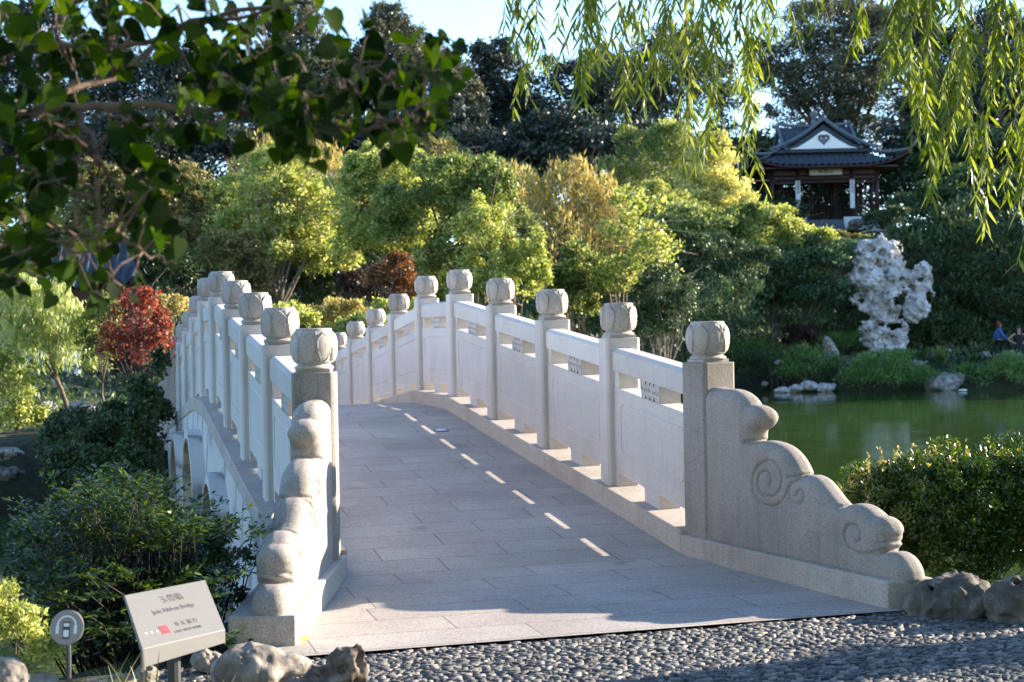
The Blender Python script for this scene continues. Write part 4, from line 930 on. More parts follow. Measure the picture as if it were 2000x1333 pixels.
for i, (lab, d_, bl, mt) in enumerate([
    ('leftmost and smallest flat white rock at the far waterline', 56, [(1530, 763, 16, 5)], 'taihu'),
    ('second flat white rock in the row left of the grassy mound', 56, [(1556, 759, 16, 7)], 'taihu'),
    ('third flat white rock, slightly peaked, at the far waterline', 56, [(1582, 755, 17, 9)], 'taihu'),
    ('flat white rock nearest the bright grassy mound at the far waterline', 56, [(1614, 757, 20, 8)], 'taihu'),
    ('large pale boulder at the water right of the bright grassy mound', 55.5, [(1848, 745, 34, 19), (1825, 750, 18, 14)], 'rockpale'),
    ('pale boulder behind the large waterline boulder, leaning right', 56.3, [(1885, 733, 22, 14)], 'rockpale'),
    ('broken pale rocks above the grassy mound on its right', 57, [(1795, 712, 22, 12), (1820, 722, 16, 8)], 'rockpale'),
    ('long grey rock below the two standing women', 57, [(1960, 698, 34, 12), (1988, 700, 22, 12)], 'rockpale'),
    ('pointed grey standing rock beside the rust maple', 58, [(1618, 680, 12, 22), (1622, 694, 15, 16)], 'rockpale'),
    ('small grey rock between fern mounds right of the standing rock', 57.3, [(1650, 712, 14, 12), (1642, 722, 12, 10)], 'rockgrey'),
    ('grey rock at the left foot of the white scholar rock', 58.5, [(1688, 700, 18, 11)], 'rockpale'),
    ('little white stone left of the flat white rocks', 57, [(1494, 750, 7, 6)], 'rockpale'),
    ('small pale rock half hidden in the left fern mound', 56.4, [(1520, 708, 8, 5)], 'rockpale')]):
    rock('rock', lab, d_, bl, mt, 20 + i, amp=.22, group=WR, h=max(.03, d_ / FPX * max(b[2] for b in bl) / 14))
rock('rock', 'grey rock in front of the pavilion base wall', 80, [(1672, 437, 15, 9), (1665, 446, 10, 6)], 'rockgrey', 40, group='rocks at the pavilion', h=.06)
rock('rock', 'low pale flat rock below the pavilion steps', 78, [(1702, 452, 20, 4)], 'rockpale', 41, group='rocks at the pavilion', h=.06)
# left bank rocks
for i, (lab, d_, bl, mt) in enumerate([
    ('pale grey boulder at the left edge of the photo by the water', 21.5, [(20, 885, 26, 10), (5, 895, 20, 9)], 'rockpale'),
    ('darker boulder below the pale one at the left edge by the water', 21, [(10, 925, 30, 12)], 'rockgrey'),
    ('angular pale rocks at the foot of the willow', 26.5, [(160, 800, 30, 14), (190, 808, 24, 10)], 'rockpale'),
    ('sunlit rock between the willow trunk and the red maple', 26, [(225, 800, 20, 10)], 'rockpale'),
    ('white pitted rock in front of the garden wall', 29, [(95, 795, 16, 12)], 'taihu')]):
    rock('rock', lab, d_, bl, mt, 50 + i, amp=.22, group='rocks on the left bank')
# foreground rocks
FR = 'rocks edging the path in the foreground'
for i, (lab, d_, bl, mt, am, pit) in enumerate([
    ('big grey flat topped rock beside the right plinth end', 7.6, [(1862, 1178, 86, 54), (1822, 1195, 54, 42), (1908, 1176, 52, 42)], 'rockgrey', .24, 4),
    ('grey rock cut by the right edge of the photo', 7.4, [(1985, 1192, 54, 68), (2025, 1188, 56, 66)], 'rockgrey', .24, 3),
    ('white rounded rock in front of the left plinth', 6.35, [(500, 1310, 85, 52), (560, 1300, 50, 30)], 'rockpale', .12, 2),
    ('dark brown pitted rock at the left corner of the pebble path', 6.0, [(680, 1305, 42, 52), (640, 1330, 60, 36), (590, 1345, 60, 28)], 'rockbrown', .26, 14),
    ('white rock at the lower left corner of the photo', 5.6, [(10, 1322, 44, 38)], 'rockpale', .12, 1),
    ('small pale rock between the round sign and the corner rock', 5.9, [(85, 1330, 30, 14)], 'rockpale', .14, 1),
    ('small pale rock right of the round sign post', 6.0, [(235, 1332, 32, 18)], 'rockpale', .16, 1),
    ('pale rock directly under the panel sign', 6.6, [(405, 1292, 34, 24)], 'rockpale', .16, 2),
    ('small pale rock left of the panel sign post', 6.2, [(285, 1322, 26, 24)], 'rockpale', .16, 1)]):
    rock('rock', lab, d_, bl, mt, 70 + i, amp=am, group=FR, pits=pit)

# ------------------------------------------------------------------ pavilion on the hill
M['tile'] = simple('grey blue roof tile', (.055, .066, .080), .85, var=.3, scale=3, bmp=.2, spec=.12)
M['ridge'] = simple('roof ridge plaster', (.10, .115, .135), .7, var=.2, scale=3)
M['lacquer'] = simple('dark red lacquered wood', (.060, .022, .018), .5, var=.2)
M['white'] = simple('white plaster', (.78, .77, .75), .85, var=.05)
M['darkwood'] = simple('dark interior wood', (.02, .014, .012), .7)
M['ink'] = simple('black ink', (.02, .02, .025), .7, bmp=0)
M['board'] = simple('cream painted board', (.55, .50, .38), .7, var=.08)
def text_mesh(s, size, ext=.002, align='CENTER'):
    cu = bpy.data.curves.new('text', 'FONT'); cu.body = s; cu.size = size; cu.extrude = ext; cu.align_x = align; cu.align_y = 'CENTER'; cu.resolution_u = 2
    o = bpy.data.objects.new('text', cu); COL.objects.link(o); dg = bpy.context.evaluated_depsgraph_get(); dg.update()
    me = bpy.data.meshes.new_from_object(o.evaluated_get(dg)); bpy.data.objects.remove(o); me.materials.clear(); return me
def sag(t):                                    # concave roof profile 0..1 (eave..top)
    return .42 * t + .58 * t ** 2.1
def roof_side(mb, W, D, w, d_, H, up, ribs, ang, rib_h=.11):
    """one side of a concave hip roof: eave half length W at distance D, top half length w at distance d_, height H, corner lift up"""
    n = ribs * 4; m = 12; V = []
    for i in range(m + 1):
        t = i / m; dist = D + (d_ - D) * t; half = W + (w - W) * t
        for j in range(n + 1):
            s_ = -1 + 2 * j / n; x = s_ * W; x = max(-half, min(half, x))
            e = abs(x) / W; lift = up * (e ** 5) * (1 - t) ** 1.5; out = .35 * (e ** 6) * (1 - t)
            rib = rib_h * (1 if j % 4 == 0 else (.45 if j % 2 else 0)) if abs(x) < half - .02 else 0
            z = H * sag(t) + lift + rib; y = -(dist + out * .5)
            X_, Y_ = x * (1 + out * .12), y
            V.append((X_ * math.cos(ang) - Y_ * math.sin(ang), X_ * math.sin(ang) + Y_ * math.cos(ang), z))
    F = [(i * (n + 1) + j, i * (n + 1) + j + 1, (i + 1) * (n + 1) + j + 1, (i + 1) * (n + 1) + j) for i in range(m) for j in range(n)]
    mb.add(V, F)
def pavilion():
    d = 85.0; c = P(1593, 427, d + 3.4); zf = P(1604, 429, d)[2]
    root = empty('garden_pavilion', (c[0], c[1], zf), -R_(17), 'dark red pavilion on the hill with grey upswept tile roof and white gable', 'pavilion')
    W = 4.35; ze = 3.0                       # half eave, eave height
    mb = MB()
    for q in range(4): roof_side(mb, W, W, 1.75, 1.75, 1.5, .75, 24, q * math.pi / 2)
    mb.obj('tiled_roof', M['tile'], root, (0, 0, ze), fix=False)
    # eave underside boards
    mb = MB(); mb.box(-W + .35, W - .35, -W + .35, W - .35, ze - .12, ze - .02); mb.obj('eave_board', M['lacquer'], root)
    mb = MB()
    for q in range(4):
        a = q * math.pi / 2
        pts = []
        for j in range(41):
            x = -W + 2 * W * j / 40; e = abs(x) / W; o_ = .35 * e ** 6; X_, Y_ = x * (1 + o_ * .12), -(W + o_ * .5) + .03
            pts.append((X_ * math.cos(a) - Y_ * math.sin(a), X_ * math.sin(a) + Y_ * math.cos(a), ze + .75 * e ** 5 - .07))
        mb.tube(pts, .06, 6)
    mb.obj('eave_fascia', M['lacquer'], root, smooth=True)
    for q in range(4):                         # hip ridges with upturned tips
        a = q * math.pi / 2; pts = []
        for i in range(15):
            t = i / 14; D = W + (1.75 - W) * t; lift = .75 * (1 - t) ** 1.5; o_ = .35 * (1 - t)
            x, y = D * (1 + o_ * .12), -(D + o_ * .5); pts.append((x * math.cos(a) - y * math.sin(a), x * math.sin(a) + y * math.cos(a), ze + 1.55 * sag(t) + lift + .08))
        p0 = Vector(pts[0]); dirv = (Vector(pts[0]) - Vector(pts[2])).normalized(); pts = [tuple(p0 + dirv * .45 + Vector((0, 0, .42))), tuple(p0 + dirv * .25 + Vector((0, 0, .16)))] + pts
        MB().tube(pts, [.03, .06] + [.09] * 15, 7).obj('hip_ridge', M['ridge'], root, smooth=True)
    # crossed gables
    ap = 2.72                                  # apex height above eave
    def gable(ang, L, name):
        g = MB(); n = 60; m = 10; V = []
        for sgn in (-1, 1):
            b = len(g.v); V = []
            for i in range(m + 1):
                t = i / m; x = 2.75 * (1 - t); z = 1.0 + (ap - 1.0) * (sag(t) * .8 + t * .2)
                for j in range(n + 1):
                    y = -L + 2 * L * j / n; rib = .03 if j % 4 == 0 else 0
                    X_, Y_ = sgn * x, y; V.append((X_ * math.cos(ang) - Y_ * math.sin(ang), X_ * math.sin(ang) + Y_ * math.cos(ang), ze + z + rib))
            g.add(V, [(i * (n + 1) + j, i * (n + 1) + j + 1, (i + 1) * (n + 1) + j + 1, (i + 1) * (n + 1) + j) for i in range(m) for j in range(n)])
        g.obj('gable_roof', M['tile'], root, fix=False)
        r = MB()
        for e in (-1, 1):
            for sgn in (-1, 1):
                pts = []
                for i in range(14):
                    t = i / 13; x = sgn * 3.1 * (1 - t); z = 1.0 + (ap - 1.0) * (sag(t) * .8 + t * .2) + .10
                    X_, Y_ = x, e * L; pts.append((X_ * math.cos(ang) - Y_ * math.sin(ang), X_ * math.sin(ang) + Y_ * math.cos(ang), ze + z))
                r.tube(pts, [.10] * 14, 7)
        pts = [(-y * math.sin(ang), y * math.cos(ang), ze + ap + .08 + .22 * (abs(y) / L) ** 4) for y in np.linspace(-L, L, 15)]
        r.tube(pts, .10, 7); r.obj('gable_ridge', M['ridge'], root, smooth=True)
        for e in (-1, 1):
            w = MB(); T = [(-1.95, 1.10), (1.95, 1.10), (1.5, 1.20), (.75, 1.64), (.22, 2.02), (0, 2.12), (-.22, 2.02), (-.75, 1.64), (-1.5, 1.20)]
            back = [(-2.9, .9), (2.9, .9), (1.7, 1.36), (.95, 1.84), (0, 2.50), (-.95, 1.84), (-1.7, 1.36)]
            fn = lambda p, q, a: (p * math.cos(ang) - e * a * math.sin(ang), p * math.sin(ang) + e * a * math.cos(ang), ze + q)
            MB().prism(back, L - .30, L - .14, fn).obj('gable_board', M['tile'], root)
            w.prism(T, L - .14, L - .08, fn); gw = w.obj('gable_wall', M['white'], root)
            cl = MB()                          # cloud motif: two curls over a pendant
            for sg in (-1, 1):
                pts = [(sg * (.12 + .16 * math.cos(a_)), 1.70 + .13 * math.sin(a_)) for a_ in np.linspace(-1.2, 3.6, 14)]
                cl.tube([fn(x, z, L - .07) for x, z in pts], [.05 + .035 * math.sin(3 * i / 13) for i in range(14)], 6)
            cl.prism([(-.34, 1.62), (-.12, 1.42), (0, 1.28), (.12, 1.42), (.34, 1.62), (.15, 1.66), (0, 1.58), (-.15, 1.66)], L - .08, L - .05, fn)
            cl.obj('cloud_motif', M['ridge'], gw)
    gable(0, 3.1, 'front'); gable(math.pi / 2, 2.15, 'cross')
    MB().lathe([(.14, 0), (.20, .05), (.16, .12), (.20, .30), (.13, .42), (.15, .55), (.24, .72), (.27, .90), (.20, 1.06), (.06, 1.14)], n=20).obj('roof_finial', M['ridge'], root, (0, 0, ze + ap + .1), smooth=True).scale = (.9, .9, .8)
    # columns and beams
    xs = (-3.0, -1.55, 1.55, 3.0)
    for y in (-3.0, 3.0):
        for x in xs:
            MB().lathe([(.13, 0), (.13, ze - .1)], n=16).obj('column', M['lacquer'], root, (x, y, 0), smooth=True)
            MB().lathe([(.2, 0), (.2, .12), (.15, .18)], n=16).obj('column_base', M['ridge'], root, (x, y, -.02))
    for x in (-3.0, 3.0):
        for y in (-1.5, 1.5): MB().lathe([(.13, 0), (.13, ze - .1)], n=16).obj('column', M['lacquer'], root, (x, y, 0), smooth=True)
    mb = MB()
    for y in (-3, 3): mb.box(-3.1, 3.1, y - .07, y + .07, ze - .42, ze - .12); mb.box(-3.1, 3.1, y - .04, y + .04, ze - .62, ze - .50)
    for x in (-3, 3): mb.box(x - .07, x + .07, -3, 3, ze - .44, ze - .14)
    mb.obj('beam', M['lacquer'], root)
    def lattice(x0, x1, y, z0, z1, step, name='lattice_screen', w=.022):
        mb = MB(); mb.box(x0, x1, y - .03, y + .03, z0, z0 + .07); mb.box(x0, x1, y - .03, y + .03, z1 - .07, z1); mb.box(x0, x0 + .06, y - .03, y + .03, z0, z1); mb.box(x1 - .06, x1, y - .03, y + .03, z0, z1)
        n = max(1, int((x1 - x0) / step)); k = max(1, int((z1 - z0) / step))
        for i in range(1, n): x = x0 + (x1 - x0) * i / n; mb.box(x - w / 2, x + w / 2, y - .015, y + .015, z0, z1)
        for i in range(1, k): z = z0 + (z1 - z0) * i / k; mb.box(x0, x1, y - .012, y + .012, z - w / 2, z + w / 2)
        mb.obj(name, M['lacquer'], root)
    for a, b in ((-2.87, -1.68), (1.68, 2.87)):
        lattice(a, b, -3.0, .05, .85, .13, 'railing'); lattice(a, b, -3.0, 2.1, 2.5, .13, 'frieze')
    lattice(-1.42, 1.42, -3.0, 2.15, 2.5, .14, 'frieze')
    for a in (-2.9, -1.45, 0.05, 1.5): lattice(a, a + 1.38, 1.2, .05, 2.6, .22)
    MB().box(-2.9, 2.9, 2.85, 2.95, 0, 1.3).obj('back_wall', M['darkwood'], root)
    MB().box(-3.25, 3.25, -3.25, 3.25, -.6, 0).obj('floor', M['ridge'], root)
    for a, b in ((-3.3, -1.1), (1.0, 3.35)): MB().box(a, b, -3.42, -3.28, -.62, .12).obj('base_wall', M['white'], root, bevel=.02)
    for i in range(3): MB().box(-.9, .9, -3.6 - .3 * i, -3.28 - .3 * i + .02, -.62 - .2, -.1 - .17 * i).obj('step', M['ridge'], root)
    b = MB(); b.box(-.93, .93, -.03, .03, -.2, .2); bo = b.obj('name_board', M['board'], root, (0, -3.42, ze - .28), (R_(-14), 0, 0), bevel=.01)
    link('board_lettering', text_mesh('館雪沁', .30), M['ink'], bo, (0, -.034, .0), (R_(90), 0, 0))
    for x, s_ in ((-1.55, '煙波畫橋遠'), (1.55, '山水有清音')):
        o = MB().box(-.13, .13, -.02, .02, -.82, .82).obj('couplet_board', M['white'], root, (x, -3.17, 1.45), bevel=.008)
        link('couplet_lettering', text_mesh('\n'.join(s_), .19), M['ink'], o, (0, -.024, .52), (R_(90), 0, 0))
    return root
pavilion()
# side gallery roof left of the pavilion
g = P(1462, 330, 90); gal = empty('gallery', (g[0], g[1], P(1462, 432, 90)[2]), R_(-17), 'dark low gallery wing with grey tile roof attached at the left of the pavilion', 'building')
mb = MB(); roof_side(mb, 2.0, 1.6, 2.0, .05, .9, .35, 14, 0); roof_side(mb, 2.0, 1.6, 2.0, .05, .9, .35, 14, math.pi); mb.obj('tiled_roof', M['tile'], gal, (0, 0, 2.5), fix=False)
mb = MB().tube([(-2.05, 0, 3.5), (0, 0, 3.42), (2.05, 0, 3.5)], .1, 6); mb.obj('roof_ridge', M['ridge'], gal)
for x in (-1.8, 0, 1.8): MB().lathe([(.1, 0), (.1, 2.5)], n=10).obj('column', M['lacquer'], gal, (x, -1.1, 0))
MB().box(-1.9, 1.9, .9, 1.0, 0, 2.5).obj('wall', M['darkwood'], gal); MB().box(-1.9, 1.9, -1.15, -1.05, 2.25, 2.5).obj('beam', M['lacquer'], gal)

# dark hall behind the leafy branch at left
q = P(165, 640, 37); zl = ground_z(q[0], q[1])
hall = empty('garden_hall', (q[0], q[1], zl), R_(-8), 'dark red hall with grey tiled roof in shade behind the hanging leafy branch', 'building')
mb = MB(); roof_side(mb, 1.6, 1.8, 1.2, .1, 1.2, .4, 14, 0); roof_side(mb, 1.6, 1.8, 1.2, .1, 1.2, .4, 14, math.pi)
eh = 1.48 + (650 - 575) / FPX * 37 - zl + .25
mb.obj('tiled_roof', M['tile'], hall, (0, 0, eh), fix=False)
MB().tube([(-1.4, 0, eh + 1.35), (0, 0, eh + 1.25), (1.4, 0, eh + 1.35)], .12, 7).obj('roof_ridge', M['ridge'], hall, smooth=True)
MB().box(-1.3, 1.3, -1.2, 1.3, 0, eh + .05).obj('wall', M['darkwood'], hall)
for x in (-1.3, -.45, .45, 1.3): MB().lathe([(.1, 0), (.1, eh + .05)], n=12).obj('column', M['lacquer'], hall, (x, -1.4, 0), smooth=True)
MB().box(-1.4, 1.4, -1.47, -1.33, eh - .25, eh + .02).obj('beam', M['lacquer'], hall)
# white garden wall and pale terrace at the left
q0, q1 = P(-60, 700, 35), P(150, 700, 33)
wl = empty('garden_wall', (q0[0], q0[1], -.05), math.atan2(q1[1] - q0[1], q1[0] - q0[0]), 'white plastered garden wall with grey tile coping behind the willow', 'wall'); Lw = math.hypot(q1[0] - q0[0], q1[1] - q0[1])
MB().box(0, Lw, -.12, .12, 0, 1.35).obj('wall_body', M['white'], wl)
MB().prism([(-.26, 1.36), (.26, 1.36), (.08, 1.52), (-.08, 1.52)], -.05, Lw + .05, lambda p, q_, a: (a, p, q_)).obj('tile_coping', M['tile'], wl)
M['terrace'] = simple('pale terrace paving', (.50, .46, .42), .85, var=.12, scale=2)
a, b, c_, d_ = PZ(-80, 830, .03), PZ(360, 826, .03), PZ(370, 782, .03), PZ(-60, 782, .03)
tag(MB().add([(p[0], p[1], z) for z in (-.15, .035) for p in (a, b, c_, d_)], [(4, 5, 6, 7), (0, 1, 5, 4), (1, 2, 6, 5), (2, 3, 7, 6), (3, 0, 4, 7)]).obj('terrace_paving', M['terrace']), kind='structure')

# ------------------------------------------------------------------ people
M['skin'] = simple('skin', (.48, .27, .19), .6, var=.05, bmp=0)
M['hair_red'] = simple('auburn hair', (.16, .025, .015), .6); M['hair_dark'] = simple('dark brown hair', (.03, .018, .012), .5)
M['denim'] = simple('blue denim', (.05, .11, .30), .8); M['black'] = simple('black cloth', (.012, .012, .016), .8); M['greyc'] = simple('pale grey cloth', (.42, .44, .48), .85); M['bluec'] = simple('pale blue cloth', (.28, .42, .55), .85)
def skin_mesh(name, verts, edges, radii, sub=2, root=0):
    me = bpy.data.meshes.new(name); me.from_pydata(verts, edges, []); o = bpy.data.objects.new(name, me); COL.objects.link(o)
    mo = o.modifiers.new('s', 'SKIN'); mo.use_smooth_shade = True; o.modifiers.new('u', 'SUBSURF').levels = sub
    for i, r in enumerate(radii):
        r = r if hasattr(r, '__len__') else (r, r); me.skin_vertices[0].data[i].radius = r; me.skin_vertices[0].data[i].use_root = i == root
    dg = bpy.context.evaluated_depsgraph_get(); dg.update(); out = bpy.data.meshes.new_from_object(o.evaluated_get(dg)); bpy.data.objects.remove(o)
    for p in out.polygons: p.use_smooth = True
    return out
def person(loc, rz, label, pose, mats, h=1.62):
    """pose 'walk','hips','sit'"""
    root = empty('person', loc, rz, label, 'person', 'visitors on the far bank'); k = h / 1.7
    J = dict(pel=(0, 0, .95), chest=(0, .01, 1.28), neck=(0, .0, 1.45), head0=(0, -.01, 1.55), head1=(0, -.015, 1.64))
    if pose == 'walk': legs = [((.09, 0, .9), (.10, -.20, .50), (.10, -.16, .08), (.10, -.30, .03)), ((-.09, 0, .9), (-.10, .10, .50), (-.10, .38, .14), (-.10, .30, .03))]; arms = [((.18, 0, 1.40), (.22, .16, 1.14), (.20, .05, .93), (.20, 0, .86)), ((-.18, 0, 1.40), (-.21, -.12, 1.15), (-.18, -.28, 1.0), (-.18, -.34, .98))]
    elif pose == 'hips': legs = [((.09, 0, .9), (.12, 0, .49), (.13, .02, .08), (.15, -.12, .03)), ((-.09, 0, .9), (-.12, 0, .49), (-.13, .02, .08), (-.15, -.12, .03))]; arms = [((.18, 0, 1.40), (.40, .08, 1.20), (.17, -.04, 1.04), (.13, -.08, 1.02)), ((-.18, 0, 1.40), (-.40, .08, 1.20), (-.17, -.04, 1.04), (-.13, -.08, 1.02))]
    else:
        J = dict(pel=(0, 0, .22), chest=(0, -.04, .55), neck=(0, -.08, .72), head0=(0, -.12, .80), head1=(0, -.14, .89)); legs = [((.10, -.02, .20), (.16, -.42, .38), (.15, -.62, .06), (.15, -.74, .04)), ((-.10, -.02, .20), (-.16, -.42, .36), (-.15, -.64, .06), (-.15, -.76, .04))]; arms = [((.18, -.06, .67), (.24, -.24, .48), (.14, -.44, .42), (.10, -.50, .42)), ((-.18, -.06, .67), (-.24, -.24, .48), (-.14, -.44, .42), (-.10, -.50, .42))]
    V = [J['pel'], J['chest'], J['neck'], J['head0'], J['head1']]; E = [(0, 1), (1, 2), (2, 3), (3, 4)]; Rr = [(.15, .11), (.15, .11), (.055, .055), (.075, .085), (.08, .09)]
    for L in legs:
        b = len(V); V += L; E += [(0, b), (b, b + 1), (b + 1, b + 2), (b + 2, b + 3)]; Rr += [.085, .06, .04, .035]
    for L in arms:
        b = len(V); V += L; E += [(1, b), (b, b + 1), (b + 1, b + 2), (b + 2, b + 3)]; Rr += [.055, .042, .03, .028]
    V = [(x * k, y * k, z * k) for x, y, z in V]; Rr = [tuple(q * k for q in r) if hasattr(r, '__len__') else r * k for r in Rr]
    link('body', skin_mesh('body', V, E, Rr), M['skin'], root)
    # clothing: skins a little larger
    def cloth(nm, ids, es, add, mat): 
        vv = [V[i] for i in ids]; m_ = {i: j for j, i in enumerate(ids)}
        rr = [tuple(q + add for q in (Rr[i] if hasattr(Rr[i], '__len__') else (Rr[i], Rr[i]))) for i in ids]
        link(nm, skin_mesh(nm, vv, [(m_[a], m_[b]) for a, b in es], rr), M[mat], root)
    a0 = 5 + 8
    sl_ = [(1, a0), (a0, a0 + 1), (1, a0 + 4), (a0 + 4, a0 + 5)]
    if pose == 'hips': cloth('dress', [0, 1, 5, 9, 6, 10, a0, a0 + 4], [(0, 1), (0, 5), (0, 9), (5, 6), (9, 10), (1, a0), (1, a0 + 4)], .03, mats[0])
    else: cloth('shirt', [0, 1, a0, a0 + 1, a0 + 2, a0 + 4, a0 + 5, a0 + 6], [(0, 1)] + sl_ + [(a0 + 1, a0 + 2), (a0 + 5, a0 + 6)], .03, mats[0])
    if pose != 'hips': cloth('trousers', [0, 5, 6, 7, 9, 10, 11], [(0, 5), (5, 6), (6, 7), (0, 9), (9, 10), (10, 11)], .014, mats[1])
    hd = Vector(V[4]); mb = MB(); mb.lathe([(.01, .125), (.06, .115), (.095, .07), (.105, .0), (.10, -.06), (.095, -.16), (.07, -.22)], n=14)
    o = mb.obj('hair', M[mats[2]], root, tuple(hd + Vector((0, .035, .0))), smooth=True); o.scale = (k, k * .85, k)
    for nm, zz, ww in (('nose', .0, .012), ('mouth', -.045, .02)):
        MB().box(-ww * k, ww * k, -.012, .012, -.008, .008).obj(nm, M['skin'], root, tuple(hd + Vector((0, -.092 * k, zz * k))))
for (u, v, dd, hh, pose, ml, rz, lab) in [
    (1951, 628, 58.5, 1.66, 'walk', ('denim', 'black', 'hair_red'), R_(65), 'woman with auburn hair and blue denim jacket walking on the far bank'),
    (1989, 637, 58.0, 1.66, 'hips', ('black', 'black', 'hair_dark'), R_(-15), 'woman in black dress with hands on hips at the right edge'),
    (1851, 670, 58.0, 1.60, 'sit', ('bluec', 'greyc', 'hair_dark'), R_(60), 'seated person in pale blue shirt behind the low mound')]:
    q = P(u, v, dd); H = hh * (.58 if pose == 'sit' else 1.02); person((q[0], q[1], q[2] - H), rz, lab, pose, ml, hh)

# unidentified white speck on the water, taken for a floating leaf, far right
q = PZ(1880, 764, WATER + .01); tag(MB().lathe([(.02, .05), (.12, .06), (.16, .03), (.14, .0)], n=12).obj('floating_lily_bud', M['white'], None, tuple(q), smooth=True), 'tiny white bud floating on the water near the large pale boulder', 'flower')
# ------------------------------------------------------------------ foreground planting
def box_hedge():
    k = plant('hedge_shrub', 'dense round clipped hedge shrub with reddish new tips at the right beside the lake', 'shrub', 9.4,
          [(1840, 1010, 180, 125), (1960, 1010, 160, 140), (1730, 1020, 90, 100), (1850, 1080, 150, 70), (2080, 1020, 150, 130)], 'l_box', .042, 300, base_u=1880, dens=2.2, clump=.16, multi=5, r0=.03, depth=.9, parts=('foliage', 'stems'), tmpl=T_LEAF, asp=.45)
    rng = np.random.default_rng(7); n = 110; u = np.concatenate([rng.uniform(1640, 2010, n - 30), rng.uniform(1640, 1700, 30)]); Pn, A = [], []
    for i in range(n):
        t = (u[i] - 1830) / 200; v = 893 + 55 * max(0, (-t - .25)) ** 1.3 * 2 + rng.uniform(-12, 22) + (rng.uniform(0, 90) if i >= n - 30 else 0)
        c = P(u[i], v, 9.4 + rng.uniform(-.35, .3)); h = rng.uniform(.03, .10)
        d0 = unit(rng.normal(size=(1, 3)) * .35 + np.array([0, 0, 1.0]))[0]
        for j in range(rng.integers(5, 10)):
            Pn.append(c + d0 * h * rng.random()); A.append(unit((rng.normal(size=(1, 3)) * .8 + d0))[0])
    Pn = np.array(Pn) - np.array(k.location); A = np.array(A); m = len(Pn)
    link('fresh_shoots', leaf_mesh('shoots', Pn, A, rng.normal(size=(m, 3)), rng.uniform(.018, .034, m), .012, T_LEAF, rng.random(m)), M['l_new'], k)['kind'] = 'stuff'
box_hedge()

def nandina():
    rng = np.random.default_rng(21); d = 7.9; c0 = P(270, 660, d); z0 = -.25
    root = empty('nandina_shrub', (c0[0], c0[1], z0), 0, 'dark feathery leaved shrub filling the bank left of the bridge behind the signs', 'shrub')
    Pn, A, N, L = [], [], [], []; mb = MB(); o = np.array([c0[0], c0[1], z0])
    def spray(a, b, nl, ls):
        for i in range(nl):
            t = (i + 1) / nl; p = a + (b - a) * t + np.array([0, 0, -.10 * t * t * np.linalg.norm(b - a)])
            for s_ in (-1, 1):
                dv = (b - a) / np.linalg.norm(b - a); side = np.cross(dv, [0, 0, 1.0]); side /= np.linalg.norm(side)
                for q in range(2):
                    ax = dv * rng.uniform(.3, .9) + side * s_ * rng.uniform(.4, 1.1) + np.array([0, 0, rng.uniform(-.5, .35)]); Pn.append(p + side * s_ * rng.uniform(0, .03)); A.append(ax)
                    N.append(np.array([rng.normal() * .4, rng.normal() * .4, 1.0])); L.append(ls * rng.uniform(.6, 1.25))
    tips = []
    for i in range(340):
        u = rng.uniform(60, 385); top = 935 + 120 * abs((u - 230) / 220) ** 1.6; v = rng.uniform(top, 1230) if i > 60 else top + rng.uniform(-20, 50); dd = d + rng.uniform(-.7, .8)
        if i > 290: u = rng.uniform(20, 480); v = rng.uniform(1120, 1260); dd = 7.0 + rng.uniform(-.4, .3)
        tips.append(P(u, v, dd))
    for i in range(7): tips.append(P(rng.uniform(430, 520), rng.uniform(990, 1110), 7.6))
    for t in tips:
        bx = o + np.array([(t[0] - o[0]) * .45 + rng.normal() * .1, (t[1] - o[1]) * .5 + rng.normal() * .1, 0]); m = bx + (t - bx) * .6 + np.array([0, 0, .12])
        mb.tube([bx - o, (bx + m) / 2 - o, m - o, t - o], [.006, .005, .0035, .0015], 5)
        for q in range(rng.integers(3, 6)):
            an = rng.uniform(0, 2 * math.pi); e = t + np.array([math.cos(an), math.sin(an), rng.uniform(-.15, .5)]) * rng.uniform(.07, .17); s0 = m + (t - m) * rng.uniform(.3, 1); spray(s0, e, rng.integers(3, 6), .045)
    Pn = np.array(Pn) - o; m = len(Pn)
    link('foliage', leaf_mesh('nandina', Pn, np.array(A), np.array(N), np.array(L), np.array(L) * .30, T_LANCE, rng.random(m)), M['l_nandina'], root)
    mb.obj('stems', M['darkwood'], root, fix=False, smooth=True)
nandina()
plant('bank_shrub', 'dark low shrub at the water below the feathery shrub, left foreground', 'shrub', 9.6, [(150, 1080, 130, 60), (330, 1090, 130, 70), (60, 1150, 60, 40)], 'l_dark', .06, 301, dens=1.6, multi=3, r0=.02, parts=('foliage', 'stems'), gz=-.7, group='dark shrubs shading the left bank')
plant('bank_shrub', 'dark shrub directly behind the panel sign beside the plinth', 'shrub', 8.0, [(400, 1170, 80, 60), (300, 1200, 100, 50), (200, 1180, 80, 60)], 'l_dark', .045, 302, dens=1.9, multi=3, r0=.02, parts=('foliage', 'stems'), gz=-.3, group='dark shrubs shading the left bank', tmpl=T_LEAF, asp=.4)
plant('small_shrub', 'low sunlit glossy shrub at the lower left edge behind the round sign', 'shrub', 6.0, [(30, 1230, 60, 50), (90, 1275, 50, 38), (-20, 1180, 50, 50)], 'l_lime', .030, 303, dens=1.6, clump=.2, multi=4, r0=.015, parts=('foliage', 'stems'), gz=-.05, tmpl=T_LEAF, asp=.40)
